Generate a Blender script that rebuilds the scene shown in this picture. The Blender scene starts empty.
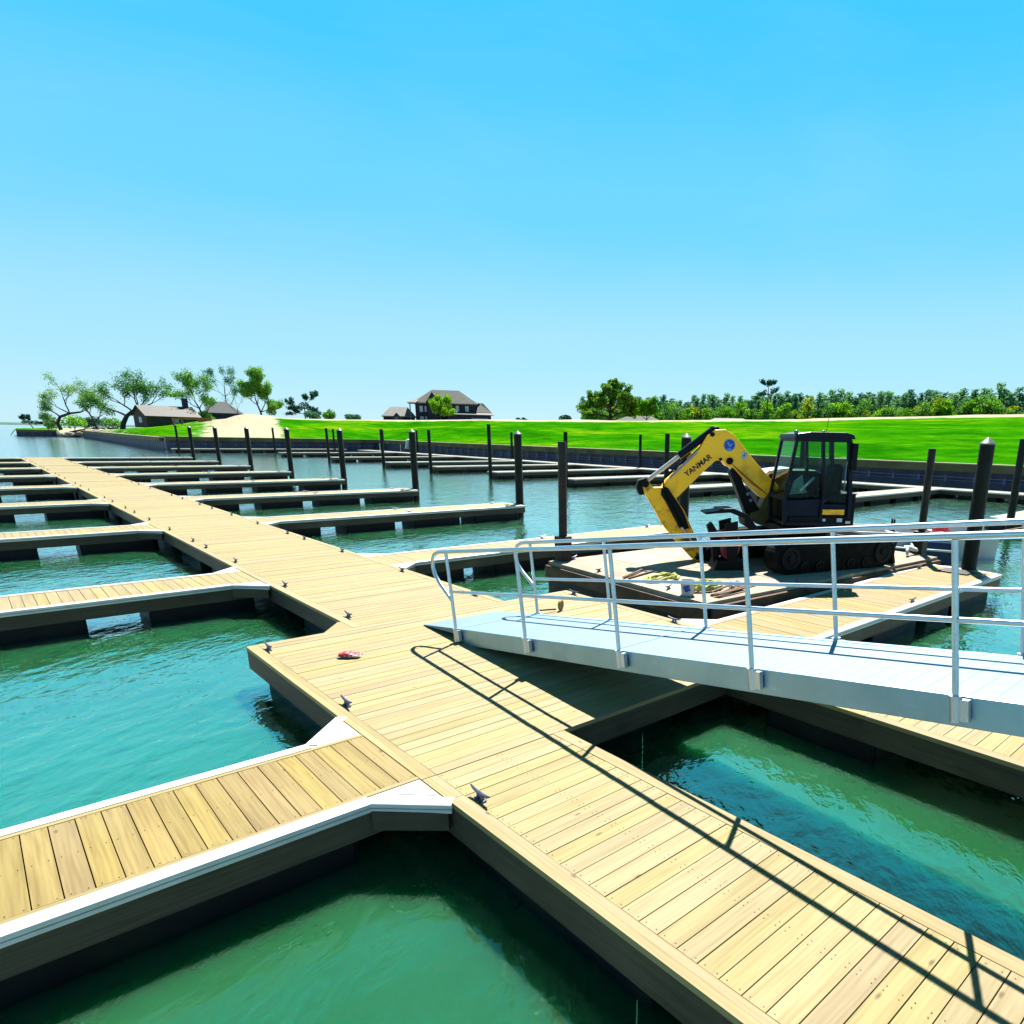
import bpy, bmesh, math, random
from mathutils import Vector, Matrix, noise

# ------------------------------------------------------------------ camera, sky, sun, exposure
scene = bpy.context.scene
R = math.radians
cam_d = bpy.data.cameras.new("camera")
cam = bpy.data.objects.new("camera", cam_d)
scene.collection.objects.link(cam)
scene.camera = cam
W = [[0.71160808, -0.17805087, 0.67964095], [-0.70227985, -0.20837839, 0.68072128], [0.02041947, -0.96170491, -0.27332528]]
right = [W[i][0] for i in range(3)]; up_ = [-W[i][1] for i in range(3)]; back = [-W[i][2] for i in range(3)]
cam.matrix_world = Matrix([[right[0], up_[0], back[0], 0], [right[1], up_[1], back[1], 0], [right[2], up_[2], back[2], 3.1], [0, 0, 0, 1]])
cam_d.sensor_width = 36.0
cam_d.lens = 673.25 / 1024 * 36
cam_d.shift_x = -(644.6 - 512) / 1024
cam_d.shift_y = (628.43 - 512) / 1024
cam_d.clip_start = 0.1
cam_d.clip_end = 12000

SUN = Vector((0.56, 0.42, 1.0)).normalized()
elev = math.asin(SUN.z)
world = bpy.data.worlds.new("World"); scene.world = world; world.use_nodes = True
wt = world.node_tree; wt.nodes.clear()
sky = wt.nodes.new("ShaderNodeTexSky"); sky.sky_type = 'NISHITA'; sky.sun_disc = False
sky.sun_elevation = elev; sky.sun_rotation = math.atan2(SUN.x, SUN.y)
sky.altitude = 0; sky.air_density = 1.0; sky.dust_density = 0.1; sky.ozone_density = 1.4
geo_ = wt.nodes.new("ShaderNodeTexCoord"); sep_ = wt.nodes.new("ShaderNodeSeparateXYZ"); wt.links.new(geo_.outputs['Generated'], sep_.inputs[0])
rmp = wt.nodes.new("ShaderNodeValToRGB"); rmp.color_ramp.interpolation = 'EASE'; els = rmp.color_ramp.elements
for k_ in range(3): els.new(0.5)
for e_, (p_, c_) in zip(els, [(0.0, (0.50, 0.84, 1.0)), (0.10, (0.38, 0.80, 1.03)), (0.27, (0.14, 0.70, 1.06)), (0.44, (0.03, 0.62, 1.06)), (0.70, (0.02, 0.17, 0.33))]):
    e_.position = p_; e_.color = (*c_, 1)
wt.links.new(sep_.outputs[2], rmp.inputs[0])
tint = wt.nodes.new("ShaderNodeMix"); tint.data_type = 'RGBA'; tint.blend_type = 'MIX'; tint.inputs[0].default_value = 0.93
scl = wt.nodes.new("ShaderNodeMix"); scl.data_type = 'RGBA'; scl.blend_type = 'MULTIPLY'; scl.inputs[0].default_value = 1.0; scl.inputs[7].default_value = (4.1, 4.1, 4.1, 1)
cmap = wt.nodes.new("ShaderNodeMapping"); cmap.inputs['Scale'].default_value = (1.2, 3.0, 7.0); wt.links.new(geo_.outputs['Generated'], cmap.inputs[0])
cn = wt.nodes.new("ShaderNodeTexNoise"); cn.inputs['Scale'].default_value = 1.6; cn.inputs['Detail'].default_value = 6; cn.inputs['Roughness'].default_value = 0.5; cn.inputs['Distortion'].default_value = 0.8
wt.links.new(cmap.outputs[0], cn.inputs['Vector'])
cr = wt.nodes.new("ShaderNodeMapRange"); cr.inputs['From Min'].default_value = 0.45; cr.inputs['From Max'].default_value = 0.8; cr.inputs['To Min'].default_value = 0.0; cr.inputs['To Max'].default_value = 0.10
wt.links.new(cn.outputs['Fac'], cr.inputs[0])
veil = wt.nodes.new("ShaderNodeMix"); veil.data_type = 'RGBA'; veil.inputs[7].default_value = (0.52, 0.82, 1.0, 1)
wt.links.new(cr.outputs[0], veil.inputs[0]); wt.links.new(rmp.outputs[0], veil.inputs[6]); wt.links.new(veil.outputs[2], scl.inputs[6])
bg = wt.nodes.new("ShaderNodeBackground"); bg.inputs[1].default_value = 0.062
wo = wt.nodes.new("ShaderNodeOutputWorld")
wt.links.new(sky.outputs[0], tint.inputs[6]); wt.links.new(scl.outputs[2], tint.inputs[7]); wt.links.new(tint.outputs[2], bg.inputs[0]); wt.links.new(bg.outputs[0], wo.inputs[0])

sun_d = bpy.data.lights.new("sun", 'SUN'); sun_d.energy = 5.0; sun_d.angle = R(0.5); sun_d.color = (1.0, 0.95, 0.86)
sun = bpy.data.objects.new("sun", sun_d); scene.collection.objects.link(sun)
sun.rotation_euler = SUN.to_track_quat('Z', 'Y').to_euler()
sun.location = (30, 25, 60)

vs = scene.view_settings
vs.view_transform = 'Standard'; vs.look = 'None'; vs.gamma = 1.0; vs.use_curve_mapping = False
vs.exposure = 1.9

C = scene.collection
random.seed(7)

# ------------------------------------------------------------------ materials
ALB = 0.78
WAL = 0.50
def nt(name):
    m = bpy.data.materials.new(name); m.use_nodes = True
    t = m.node_tree; t.nodes.clear()
    o = t.nodes.new("ShaderNodeOutputMaterial"); p = t.nodes.new("ShaderNodeBsdfPrincipled")
    t.links.new(p.outputs[0], o.inputs[0])
    return m, t, p
def N(t, kind, **kw):
    n = t.nodes.new(kind)
    for k, v in kw.items():
        if isinstance(k, str) and k.startswith('i_'):
            n.inputs[k[2:]].default_value = v
        else:
            setattr(n, k, v)
    return n
def ramp(t, fac, stops):
    r = t.nodes.new("ShaderNodeValToRGB"); el = r.color_ramp.elements
    while len(el) < len(stops): el.new(0.5)
    for e, (p, c) in zip(el, stops):
        e.position = p; e.color = (*c, 1)
    t.links.new(fac, r.inputs[0]); return r.outputs[0]
def mixc(t, fac, a, b, mode='MIX'):
    n = t.nodes.new("ShaderNodeMix"); n.data_type = 'RGBA'; n.blend_type = mode
    for s, v in ((0, fac), (6, a), (7, b)):
        if hasattr(v, 'links'): t.links.new(v, n.inputs[s])
        elif s == 0: n.inputs[0].default_value = v
        else: n.inputs[s].default_value = (*v, 1)
    return n.outputs[2]
def coords(t, kind='Object'):
    return t.nodes.new("ShaderNodeTexCoord").outputs[kind]
def mapping(t, vec, scale=(1, 1, 1), loc=(0, 0, 0)):
    m = t.nodes.new("ShaderNodeMapping"); m.inputs['Scale'].default_value = scale; m.inputs['Location'].default_value = loc
    t.links.new(vec, m.inputs[0]); return m.outputs[0]
def noi(t, vec, scale, detail=4, rough=0.55, out='Fac', dist=0.0):
    n = t.nodes.new("ShaderNodeTexNoise"); n.inputs['Scale'].default_value = scale; n.inputs['Detail'].default_value = detail
    n.inputs['Roughness'].default_value = rough; n.inputs['Distortion'].default_value = dist
    t.links.new(vec, n.inputs['Vector']); return n.outputs[out]
def bump(t, p, h, strength=0.3, dist=0.01, normal=None):
    b = t.nodes.new("ShaderNodeBump"); b.inputs['Strength'].default_value = strength; b.inputs['Distance'].default_value = dist
    t.links.new(h, b.inputs['Height'])
    if normal is not None: t.links.new(normal, b.inputs['Normal'])
    if p is not None: t.links.new(b.outputs[0], p.inputs['Normal'])
    return b.outputs[0]

def simple(name, col, rough=0.6, metal=0.0, var=0.25, scale=3.0, bmp=0.15, spec=0.35, dirt=None, dirt_amt=0.5):
    col = tuple(c * ALB for c in col); dirt = tuple(c * ALB for c in dirt) if dirt else None
    m, t, p = nt(name)
    v = coords(t); n = noi(t, v, scale, 5)
    lo = tuple(max(0, c * (1 - var)) for c in col); hi = tuple(min(1, c * (1 + var)) for c in col)
    c = ramp(t, n, [(0.3, lo), (0.7, hi)])
    if dirt:
        n3 = noi(t, v, scale * 0.6, 8, 0.65)
        f = ramp(t, n3, [(0.5, (0, 0, 0)), (0.62, (dirt_amt,) * 3)])
        c = mixc(t, f, c, dirt)
    t.links.new(c, p.inputs['Base Color'])
    n2 = noi(t, v, scale * 3, 3)
    rr = N(t, "ShaderNodeMapRange"); rr.inputs['To Min'].default_value = max(0.02, rough - 0.1); rr.inputs['To Max'].default_value = min(1, rough + 0.12)
    t.links.new(n2, rr.inputs[0]); t.links.new(rr.outputs[0], p.inputs['Roughness'])
    p.inputs['Metallic'].default_value = metal; p.inputs['Specular IOR Level'].default_value = spec
    if bmp: bump(t, p, noi(t, v, scale * 12, 4), bmp, 0.01)
    return m

def wood(name, light, dark, knot, gscale=1.0, rough=0.75):
    """planks: uv map 'grain' runs along each board, uv map 'rnd' is one random pair per board"""
    m, t, p = nt(name)
    light, dark, knot = (tuple(c * WAL for c in k) for k in (light, dark, knot))
    uv = N(t, "ShaderNodeUVMap", uv_map='grain').outputs[0]
    rn = N(t, "ShaderNodeUVMap", uv_map='rnd').outputs[0]
    sp = t.nodes.new("ShaderNodeSeparateXYZ"); t.links.new(rn, sp.inputs[0])
    v1 = mapping(t, uv, (1.4 * gscale, 26 * gscale, 1))
    n1 = noi(t, v1, 1.0, 6, 0.6, dist=0.6)
    v2 = mapping(t, uv, (0.7 * gscale, 9 * gscale, 1))
    n2 = noi(t, v2, 1.0, 3, 0.5, dist=1.2)
    wv = t.nodes.new("ShaderNodeTexWave"); wv.wave_type = 'BANDS'; wv.bands_direction = 'Y'
    wv.inputs['Scale'].default_value = 1.3; wv.inputs['Distortion'].default_value = 7.0; wv.inputs['Detail'].default_value = 2; wv.inputs['Detail Scale'].default_value = 0.6
    t.links.new(mapping(t, uv, (1.0 * gscale, 8 * gscale, 1)), wv.inputs['Vector'])
    a = t.nodes.new("ShaderNodeMath"); a.operation = 'MULTIPLY_ADD'; t.links.new(n1, a.inputs[0]); a.inputs[1].default_value = 0.6
    b = t.nodes.new("ShaderNodeMath"); b.operation = 'MULTIPLY'; t.links.new(n2, b.inputs[0]); b.inputs[1].default_value = 0.35
    t.links.new(b.outputs[0], a.inputs[2])
    w2 = t.nodes.new("ShaderNodeMath"); w2.operation = 'MULTIPLY_ADD'; t.links.new(wv.outputs['Fac'], w2.inputs[0]); w2.inputs[1].default_value = 0.07
    t.links.new(a.outputs[0], w2.inputs[2])
    mid = tuple((x + y) / 2 for x, y in zip(light, dark))
    c = ramp(t, w2.outputs[0], [(0.34, dark), (0.47, mid), (0.60, light)])
    # each board its own tone
    hv = N(t, "ShaderNodeHueSaturation")
    m1 = N(t, "ShaderNodeMapRange"); m1.inputs['To Min'].default_value = 0.90; m1.inputs['To Max'].default_value = 1.09
    t.links.new(sp.outputs[0], m1.inputs[0]); t.links.new(m1.outputs[0], hv.inputs['Value'])
    m2 = N(t, "ShaderNodeMapRange"); m2.inputs['To Min'].default_value = 0.94; m2.inputs['To Max'].default_value = 1.12
    t.links.new(sp.outputs[1], m2.inputs[0]); t.links.new(m2.outputs[0], hv.inputs['Saturation'])
    m3 = N(t, "ShaderNodeMapRange"); m3.inputs['To Min'].default_value = 0.49; m3.inputs['To Max'].default_value = 0.506
    t.links.new(sp.outputs[1], m3.inputs[0]); t.links.new(m3.outputs[0], hv.inputs['Hue'])
    t.links.new(c, hv.inputs['Color']); c = hv.outputs[0]
    # knots
    vo = t.nodes.new("ShaderNodeTexVoronoi"); vo.inputs['Scale'].default_value = 1.0; vo.inputs['Randomness'].default_value = 1.0
    t.links.new(mapping(t, uv, (2.2, 5.5, 1)), vo.inputs['Vector'])
    kf = ramp(t, vo.outputs['Distance'], [(0.03, (0.75,) * 3), (0.085, (0, 0, 0))])
    c = mixc(t, kf, c, knot)
    # traffic dust in large patches
    dn = noi(t, coords(t), 0.9, 6, 0.6)
    df = ramp(t, dn, [(0.48, (0, 0, 0)), (0.75, (0.14,) * 3)])
    c = mixc(t, df, c, (0.17, 0.155, 0.10))
    t.links.new(c, p.inputs['Base Color'])
    p.inputs['Roughness'].default_value = rough; p.inputs['Specular IOR Level'].default_value = 0.3
    bump(t, p, n1, 0.25, 0.004)
    return m

M = {}
M['deck'] = wood('treated_pine', (0.415, 0.350, 0.172), (0.295, 0.230, 0.098), (0.10, 0.05, 0.018))
M['deck_y'] = wood('yellow_pine', (0.365, 0.280, 0.102), (0.235, 0.162, 0.048), (0.07, 0.035, 0.010))
M['frame'] = wood('shaded_pine', (0.070, 0.058, 0.036), (0.030, 0.026, 0.017), (0.010, 0.009, 0.006))  # frame pine, the shade on the dock sides darkened into its colour
M['trim'] = wood('trim_pine', (0.415, 0.340, 0.170), (0.31, 0.240, 0.098), (0.11, 0.06, 0.02))
M['float'] = simple('black_plastic', (0.005, 0.006, 0.008), 0.5, spec=0.1, var=0.4, scale=2, bmp=0.05, dirt=(0.012, 0.02, 0.008), dirt_amt=0.4)
M['vinyl'] = simple('white_vinyl', (0.50, 0.51, 0.50), 0.4, var=0.05, scale=4, bmp=0.03, dirt=(0.36, 0.35, 0.30), dirt_amt=0.35)
M['vinyl_d'] = simple('grey_vinyl', (0.34, 0.42, 0.50), 0.4, var=0.08, scale=4, bmp=0.03)
M['pile'] = simple('dark_pile', (0.007, 0.009, 0.008), 0.6, spec=0.15, var=0.5, scale=1.5, bmp=0.2, dirt=(0.016, 0.017, 0.012), dirt_amt=0.4)
M['cap'] = simple('pile_cap', (0.11, 0.125, 0.13), 0.4, var=0.1, bmp=0)
M['steel_d'] = simple('dark_steel', (0.014, 0.010, 0.010), 0.5, metal=0.3, var=0.5, scale=3, dirt=(0.06, 0.025, 0.012), dirt_amt=0.5)
M['rust'] = simple('rusty_steel', (0.10, 0.048, 0.026), 0.85, var=0.5, scale=3, bmp=0.4, dirt=(0.07, 0.03, 0.015), dirt_amt=0.8)
M['galv'] = simple('cleat_metal', (0.16, 0.17, 0.26), 0.35, metal=0.8, var=0.3, scale=20, bmp=0.05)
M['yellow'] = simple('yellow_paint', (1.2, 0.58, 0.006), 0.38, var=0.12, scale=1.2, bmp=0.03, dirt=(0.16, 0.08, 0.01), dirt_amt=0.6)
M['yellow_worn'] = simple('worn_yellow_paint', (1.2, 0.58, 0.006), 0.45, var=0.15, scale=2.2, bmp=0.05, dirt=(0.035, 0.022, 0.008), dirt_amt=0.95)
M['black'] = simple('black_paint', (0.003, 0.0035, 0.005), 0.5, spec=0.12, var=0.4, scale=2, bmp=0.05)
M['navy'] = simple('navy_paint', (0.003, 0.006, 0.018), 0.4, spec=0.15, var=0.3, scale=2, bmp=0.03)
M['rubber'] = simple('rubber', (0.006, 0.006, 0.006), 0.85, spec=0.08, var=0.4, scale=6, bmp=0.4, dirt=(0.03, 0.024, 0.016), dirt_amt=0.4)
M['chrome'] = simple('chrome', (0.75, 0.77, 0.8), 0.15, metal=1.0, var=0.05, bmp=0)
M['red'] = simple('red_paint', (0.30, 0.012, 0.015), 0.5, var=0.4, scale=4, bmp=0.1, dirt=(0.05, 0.01, 0.01), dirt_amt=0.7)
M['white'] = simple('white_paint', (0.5, 0.51, 0.52), 0.4, var=0.06, bmp=0.02, dirt=(0.5, 0.48, 0.42), dirt_amt=0.4)
M['blue'] = simple('blue_print', (0.01, 0.06, 0.42), 0.4, var=0.1, bmp=0)
M['lblue'] = simple('light_blue_print', (0.12, 0.30, 0.75), 0.4, var=0.1, bmp=0)
M['pink'] = simple('pink_red_foil', (0.62, 0.05, 0.07), 0.3, var=0.5, scale=14, bmp=0.4, dirt=(0.7, 0.6, 0.6), dirt_amt=0.9)
M['rope_y'] = simple('yellow_rope', (0.50, 0.50, 0.12), 0.9, var=0.35, scale=20, bmp=0.6, dirt=(0.15, 0.16, 0.06), dirt_amt=0.6)
M['rope_w'] = simple('white_rope', (0.62, 0.60, 0.55), 0.9, var=0.2, scale=30, bmp=0.6)
M['seat'] = simple('black_fabric', (0.004, 0.004, 0.0045), 0.9, var=0.3, scale=10, bmp=0.3)

def barge_mat():
    m, t, p = nt('barge_plywood'); v = coords(t)
    n = noi(t, v, 0.8, 8, 0.62)
    c = ramp(t, n, [(0.30, (0.1095, 0.0796, 0.0517)), (0.48, (0.1970, 0.1557, 0.1095)), (0.66, (0.2626, 0.2188, 0.1581))])
    n2 = noi(t, mapping(t, v, (0.6, 5, 1)), 1.6, 6, 0.7, dist=1.5)
    f = ramp(t, n2, [(0.56, (0, 0, 0)), (0.66, (0.7,) * 3)])
    c = mixc(t, f, c, (0.1095, 0.0564, 0.0273))
    n3 = noi(t, v, 5, 6, 0.7); f3 = ramp(t, n3, [(0.58, (0, 0, 0)), (0.66, (0.6,) * 3)])
    c = mixc(t, f3, c, (0.0729, 0.0530, 0.0365))
    t.links.new(c, p.inputs['Base Color']); p.inputs['Roughness'].default_value = 0.85
    bump(t, p, noi(t, v, 14, 5), 0.5, 0.01); return m
M['barge'] = barge_mat()

def alu(name, col, rough, metal, aniso_scale=(2, 60, 2), bmp=0.05):
    m, t, p = nt(name); v = coords(t)
    n = noi(t, mapping(t, v, aniso_scale), 1.0, 5, 0.6)
    n2 = noi(t, v, 1.1, 6, 0.65)
    lo = tuple(c * 0.86 for c in col)
    c = ramp(t, n, [(0.35, lo), (0.65, col)])
    f = ramp(t, n2, [(0.48, (0, 0, 0)), (0.66, (0.6,) * 3)])
    c = mixc(t, f, c, tuple(c_ * 0.72 for c_ in col))
    sc_ = noi(t, mapping(t, v, (9, 1.2, 9)), 2.0, 8, 0.8, dist=2.0)
    c = mixc(t, ramp(t, sc_, [(0.60, (0, 0, 0)), (0.66, (0.5,) * 3)]), c, tuple(min(1, c_ * 1.5) for c_ in col))
    t.links.new(c, p.inputs['Base Color'])
    rr = N(t, "ShaderNodeMapRange"); rr.inputs['To Min'].default_value = rough - 0.08; rr.inputs['To Max'].default_value = rough + 0.14
    t.links.new(n2, rr.inputs[0]); t.links.new(rr.outputs[0], p.inputs['Roughness'])
    p.inputs['Metallic'].default_value = metal
    bump(t, p, n, bmp, 0.002); return m
M['alu'] = alu('aluminium', (0.5100, 0.5610, 0.6120), 0.36, 0.9)
M['alu_side'] = alu('aluminium_channel', (0.25, 0.41, 0.53), 0.36, 0.85, (60, 2, 2), 0.2)
M['alu_deck'] = alu('aluminium_deck', (0.1094, 0.1790, 0.2552), 0.5, 0.35, (60, 2, 60), 0.15)
M['alu_tube'] = alu('aluminium_tube', (0.5270, 0.5950, 0.6630), 0.28, 0.95, (30, 3, 30))

def glass_mat():
    m = bpy.data.materials.new('cab_glass'); m.use_nodes = True; t = m.node_tree; t.nodes.clear()
    o = t.nodes.new("ShaderNodeOutputMaterial"); a = t.nodes.new("ShaderNodeBsdfTransparent"); a.inputs[0].default_value = (0.74, 0.88, 0.84, 1)
    g = t.nodes.new("ShaderNodeBsdfGlossy"); g.inputs['Roughness'].default_value = 0.03
    fr = t.nodes.new("ShaderNodeFresnel"); fr.inputs[0].default_value = 1.2
    mx = t.nodes.new("ShaderNodeMixShader"); t.links.new(fr.outputs[0], mx.inputs[0]); t.links.new(a.outputs[0], mx.inputs[1]); t.links.new(g.outputs[0], mx.inputs[2])
    t.links.new(mx.outputs[0], o.inputs[0]); return m
M['glass'] = glass_mat()
M['win'] = simple('house_window', (0.35, 0.42, 0.46), 0.12, var=0.2, bmp=0)

def water_mat():
    m, t, p = nt('lagoon_water')
    geo = t.nodes.new("ShaderNodeNewGeometry").outputs['Position']
    # silt: slow patches of greener and bluer water
    n = noi(t, geo, 0.22, 4, 0.5)
    c = ramp(t, n, [(0.3, (0.006, 0.052, 0.012)), (0.55, (0.010, 0.072, 0.026)), (0.75, (0.018, 0.090, 0.046))])
    t.links.new(c, p.inputs['Base Color'])
    p.inputs['Roughness'].default_value = 0.5; p.inputs['Specular IOR Level'].default_value = 0.0
    p.inputs['Subsurface Weight'].default_value = 1.0
    p.inputs['Subsurface Radius'].default_value = (0.12, 0.80, 0.4); p.inputs['Subsurface Scale'].default_value = 2.2
    # wind ripples
    v1 = mapping(t, geo, (1.0, 1.0, 1.0))
    r1 = N(t, "ShaderNodeVectorRotate", rotation_type='Z_AXIS'); r1.inputs['Angle'].default_value = R(-40)
    t.links.new(v1, r1.inputs['Vector'])
    va = mapping(t, r1.outputs[0], (1.0, 1.6, 1.0))
    a1 = noi(t, va, 0.9, 2, 0.5, dist=0.2)
    a2 = noi(t, va, 3.4, 3, 0.55, dist=0.2)
    a3 = noi(t, va, 7.5, 2, 0.5)
    b1 = bump(t, None, a1, 0.5, 0.07)
    b2 = bump(t, None, a2, 0.6, 0.032, b1)
    b3 = bump(t, None, a3, 0.4, 0.007, b2)
    gl = t.nodes.new("ShaderNodeBsdfGlossy");  t.links.new(b3, gl.inputs['Normal'])
    lw = t.nodes.new("ShaderNodeLayerWeight"); lw.inputs['Blend'].default_value = 0.5; t.links.new(b1, lw.inputs['Normal'])
    fc_ = t.nodes.new("ShaderNodeLayerWeight"); fc_.inputs['Blend'].default_value = 0.5
    t.links.new(ramp(t, fc_.outputs['Facing'], [(0.25, (0.62, 1.0, 0.60)), (0.70, (0.88, 1.0, 0.95)), (0.9, (1, 1, 1))]), gl.inputs['Color'])
    t.links.new(ramp(t, fc_.outputs['Facing'], [(0.3, (0.05,) * 3), (0.75, (0.06,) * 3), (0.97, (0.09,) * 3)]), gl.inputs['Roughness'])
    pw = N(t, "ShaderNodeMath", operation='POWER'); t.links.new(lw.outputs['Facing'], pw.inputs[0]); pw.inputs[1].default_value = 2.0
    ma = N(t, "ShaderNodeMath", operation='MULTIPLY_ADD'); t.links.new(pw.outputs[0], ma.inputs[0]); ma.inputs[1].default_value = 0.88; ma.inputs[2].default_value = 0.14; ma.use_clamp = True
    mx = t.nodes.new("ShaderNodeMixShader"); t.links.new(ma.outputs[0], mx.inputs[0]); t.links.new(p.outputs[0], mx.inputs[1]); t.links.new(gl.outputs[0], mx.inputs[2])
    out = [n for n in t.nodes if n.type == 'OUTPUT_MATERIAL'][0]; t.links.new(mx.outputs[0], out.inputs[0])
    return m
M['water'] = water_mat()

def ground_mat():
    m, t, p = nt('bank_ground'); v = t.nodes.new("ShaderNodeNewGeometry").outputs['Position']
    at = N(t, "ShaderNodeAttribute", attribute_name='sand').outputs['Fac']
    n1 = noi(t, mapping(t, v, (1, 0.45, 1)), 0.10, 6, 0.62, dist=0.8); n2 = noi(t, v, 2.2, 6, 0.7)
    g = ramp(t, n1, [(0.30, (0.0061, 0.0756, 0.0006)), (0.48, (0.0149, 0.1171, 0.0008)), (0.60, (0.0432, 0.1440, 0.0012)), (0.72, (0.1148, 0.1647, 0.0060))])
    n4 = noi(t, mapping(t, v, (1, 0.6, 1)), 0.55, 8, 0.72)
    g2 = ramp(t, n4, [(0.34, (0.42, 0.55, 0.5)), (0.50, (0.95, 0.95, 1.0)), (0.64, (1.75, 1.22, 1.3))])
    g = mixc(t, 1.0, g, g2, 'MULTIPLY')
    s = ramp(t, n2, [(0.3, (0.185, 0.170, 0.115)), (0.7, (0.300, 0.285, 0.205))])
    f = N(t, "ShaderNodeMath", operation='ADD'); t.links.new(at, f.inputs[0])
    n3 = N(t, "ShaderNodeMath", operation='MULTIPLY_ADD'); t.links.new(noi(t, v, 0.5, 7, 0.7), n3.inputs[0]); n3.inputs[1].default_value = 1.5; n3.inputs[2].default_value = -0.75
    t.links.new(n3.outputs[0], f.inputs[1])
    fr = ramp(t, f.outputs[0], [(0.42, (0, 0, 0)), (0.58, (1, 1, 1))])
    c = mixc(t, fr, g, s)
    t.links.new(c, p.inputs['Base Color']); p.inputs['Roughness'].default_value = 1.0; p.inputs['Specular IOR Level'].default_value = 0.0
    bump(t, p, noi(t, v, 1.6, 6, 0.7), 0.6, 0.3)
    return m
M['ground'] = ground_mat()

def wall_mat():
    m, t, p = nt('sheet_pile'); v = t.nodes.new("ShaderNodeNewGeometry").outputs['Position']
    n = noi(t, mapping(t, v, (1, 1, 0.3)), 0.8, 5)
    c = ramp(t, n, [(0.3, (0.003, 0.006, 0.028)), (0.7, (0.006, 0.014, 0.062))])
    t.links.new(c, p.inputs['Base Color']); p.inputs['Roughness'].default_value = 0.6
    return m
M['sheet'] = wall_mat()
M['waler'] = simple('waler_timber', (0.085, 0.075, 0.035), 0.9, var=0.4, scale=0.6, bmp=0.3)
M['wallcap'] = simple('wall_cap', (0.24, 0.21, 0.13), 0.8, var=0.2, scale=0.5, bmp=0.1)
M['strap'] = simple('tie_rod', (0.06, 0.08, 0.18), 0.5, var=0.3, bmp=0)
M['far_deck'] = simple('far_decking', (0.22, 0.205, 0.165), 0.8, var=0.12, scale=1.0, bmp=0.1)
M['bark'] = simple('bark', (0.030, 0.024, 0.022), 0.9, var=0.4, scale=3, bmp=0.5)
M['bark_p'] = simple('pine_bark', (0.07, 0.045, 0.03), 0.9, var=0.4, scale=3, bmp=0.5)
M['rock'] = simple('rock', (0.2, 0.19, 0.17), 0.9, var=0.4, scale=1.2, bmp=0.6)

def leaf(name, a, b, trans=0.35, vary=0.22):
    m = bpy.data.materials.new(name); m.use_nodes = True; t = m.node_tree; t.nodes.clear()
    o = t.nodes.new("ShaderNodeOutputMaterial")
    n = noi(t, coords(t), 1.1, 4, 0.6)
    ir = t.nodes.new("ShaderNodeObjectInfo").outputs['Random']
    add = N(t, "ShaderNodeMath", operation='MULTIPLY_ADD'); t.links.new(ir, add.inputs[0]); add.inputs[1].default_value = vary
    sub = N(t, "ShaderNodeMath", operation='SUBTRACT'); t.links.new(n, sub.inputs[0]); sub.inputs[1].default_value = vary / 2
    t.links.new(sub.outputs[0], add.inputs[2])
    c = ramp(t, add.outputs[0], [(0.32, a), (0.66, b)])
    d = t.nodes.new("ShaderNodeBsdfDiffuse"); tr = t.nodes.new("ShaderNodeBsdfTranslucent"); mx = t.nodes.new("ShaderNodeMixShader")
    mx.inputs[0].default_value = trans
    t.links.new(c, d.inputs[0]); t.links.new(c, tr.inputs[0]); t.links.new(d.outputs[0], mx.inputs[1]); t.links.new(tr.outputs[0], mx.inputs[2])
    t.links.new(mx.outputs[0], o.inputs[0]); return m
M['leaf_oak'] = leaf('oak_leaf', (0.030, 0.120, 0.030), (0.150, 0.360, 0.040))
M['leaf_grey'] = leaf('grey_leaf', (0.070, 0.150, 0.055), (0.200, 0.360, 0.090))
M['leaf_bright'] = leaf('bright_leaf', (0.0510, 0.1870, 0.0102), (0.2040, 0.4250, 0.0213), 0.45)
M['leaf_mid'] = leaf('mid_leaf', (0.035, 0.140, 0.030), (0.150, 0.330, 0.040))
M['leaf_lime'] = leaf('lime_leaf', (0.035, 0.135, 0.020), (0.250, 0.400, 0.030), 0.4)
M['leaf_yel'] = leaf('yellow_leaf', (0.1190, 0.1870, 0.0102), (0.3060, 0.3570, 0.0255), 0.45)
M['leaf_pine'] = leaf('pine_needle', (0.040, 0.135, 0.075), (0.150, 0.310, 0.115), 0.4, 0.45)
M['leaf_dark'] = leaf('dark_leaf', (0.0122, 0.0459, 0.0326), (0.0408, 0.1122, 0.0612), 0.2)
M['leaf_far'] = leaf('far_leaf', (0.0612, 0.1734, 0.1020), (0.1326, 0.2856, 0.1326), 0.2)

M['roof'] = simple('shingle', (0.060, 0.068, 0.062), 0.9, var=0.25, scale=1.0, bmp=0.2)
M['roof_l'] = simple('light_roof', (0.12, 0.12, 0.115), 0.8, var=0.15, scale=0.8, bmp=0.2)
M['brick'] = simple('dark_brick', (0.020, 0.018, 0.045), 0.9, var=0.3, scale=2, bmp=0.2)
M['cabin'] = simple('cabin_timber', (0.060, 0.042, 0.030), 0.9, var=0.3, scale=1, bmp=0.3)
M['bwood'] = simple('rust_timber', (0.32, 0.12, 0.035), 0.8, var=0.4, scale=2, bmp=0.3)
M['cream'] = simple('cream_trim', (0.38, 0.38, 0.36), 0.7, var=0.1, bmp=0)
M['gdoor'] = simple('garage_door', (0.30, 0.40, 0.45), 0.6, var=0.1, bmp=0)
M['hull_b'] = simple('blue_hull', (0.02, 0.035, 0.09), 0.3, metal=0.3, var=0.2, scale=2, bmp=0.03)
M['hull_w'] = simple('white_hull', (0.5, 0.52, 0.54), 0.3, var=0.08, scale=2, bmp=0.02, dirt=(0.4, 0.38, 0.3), dirt_amt=0.4)
M['print'] = simple('black_print', (0.01, 0.01, 0.012), 0.5, var=0.1, bmp=0)

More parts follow.
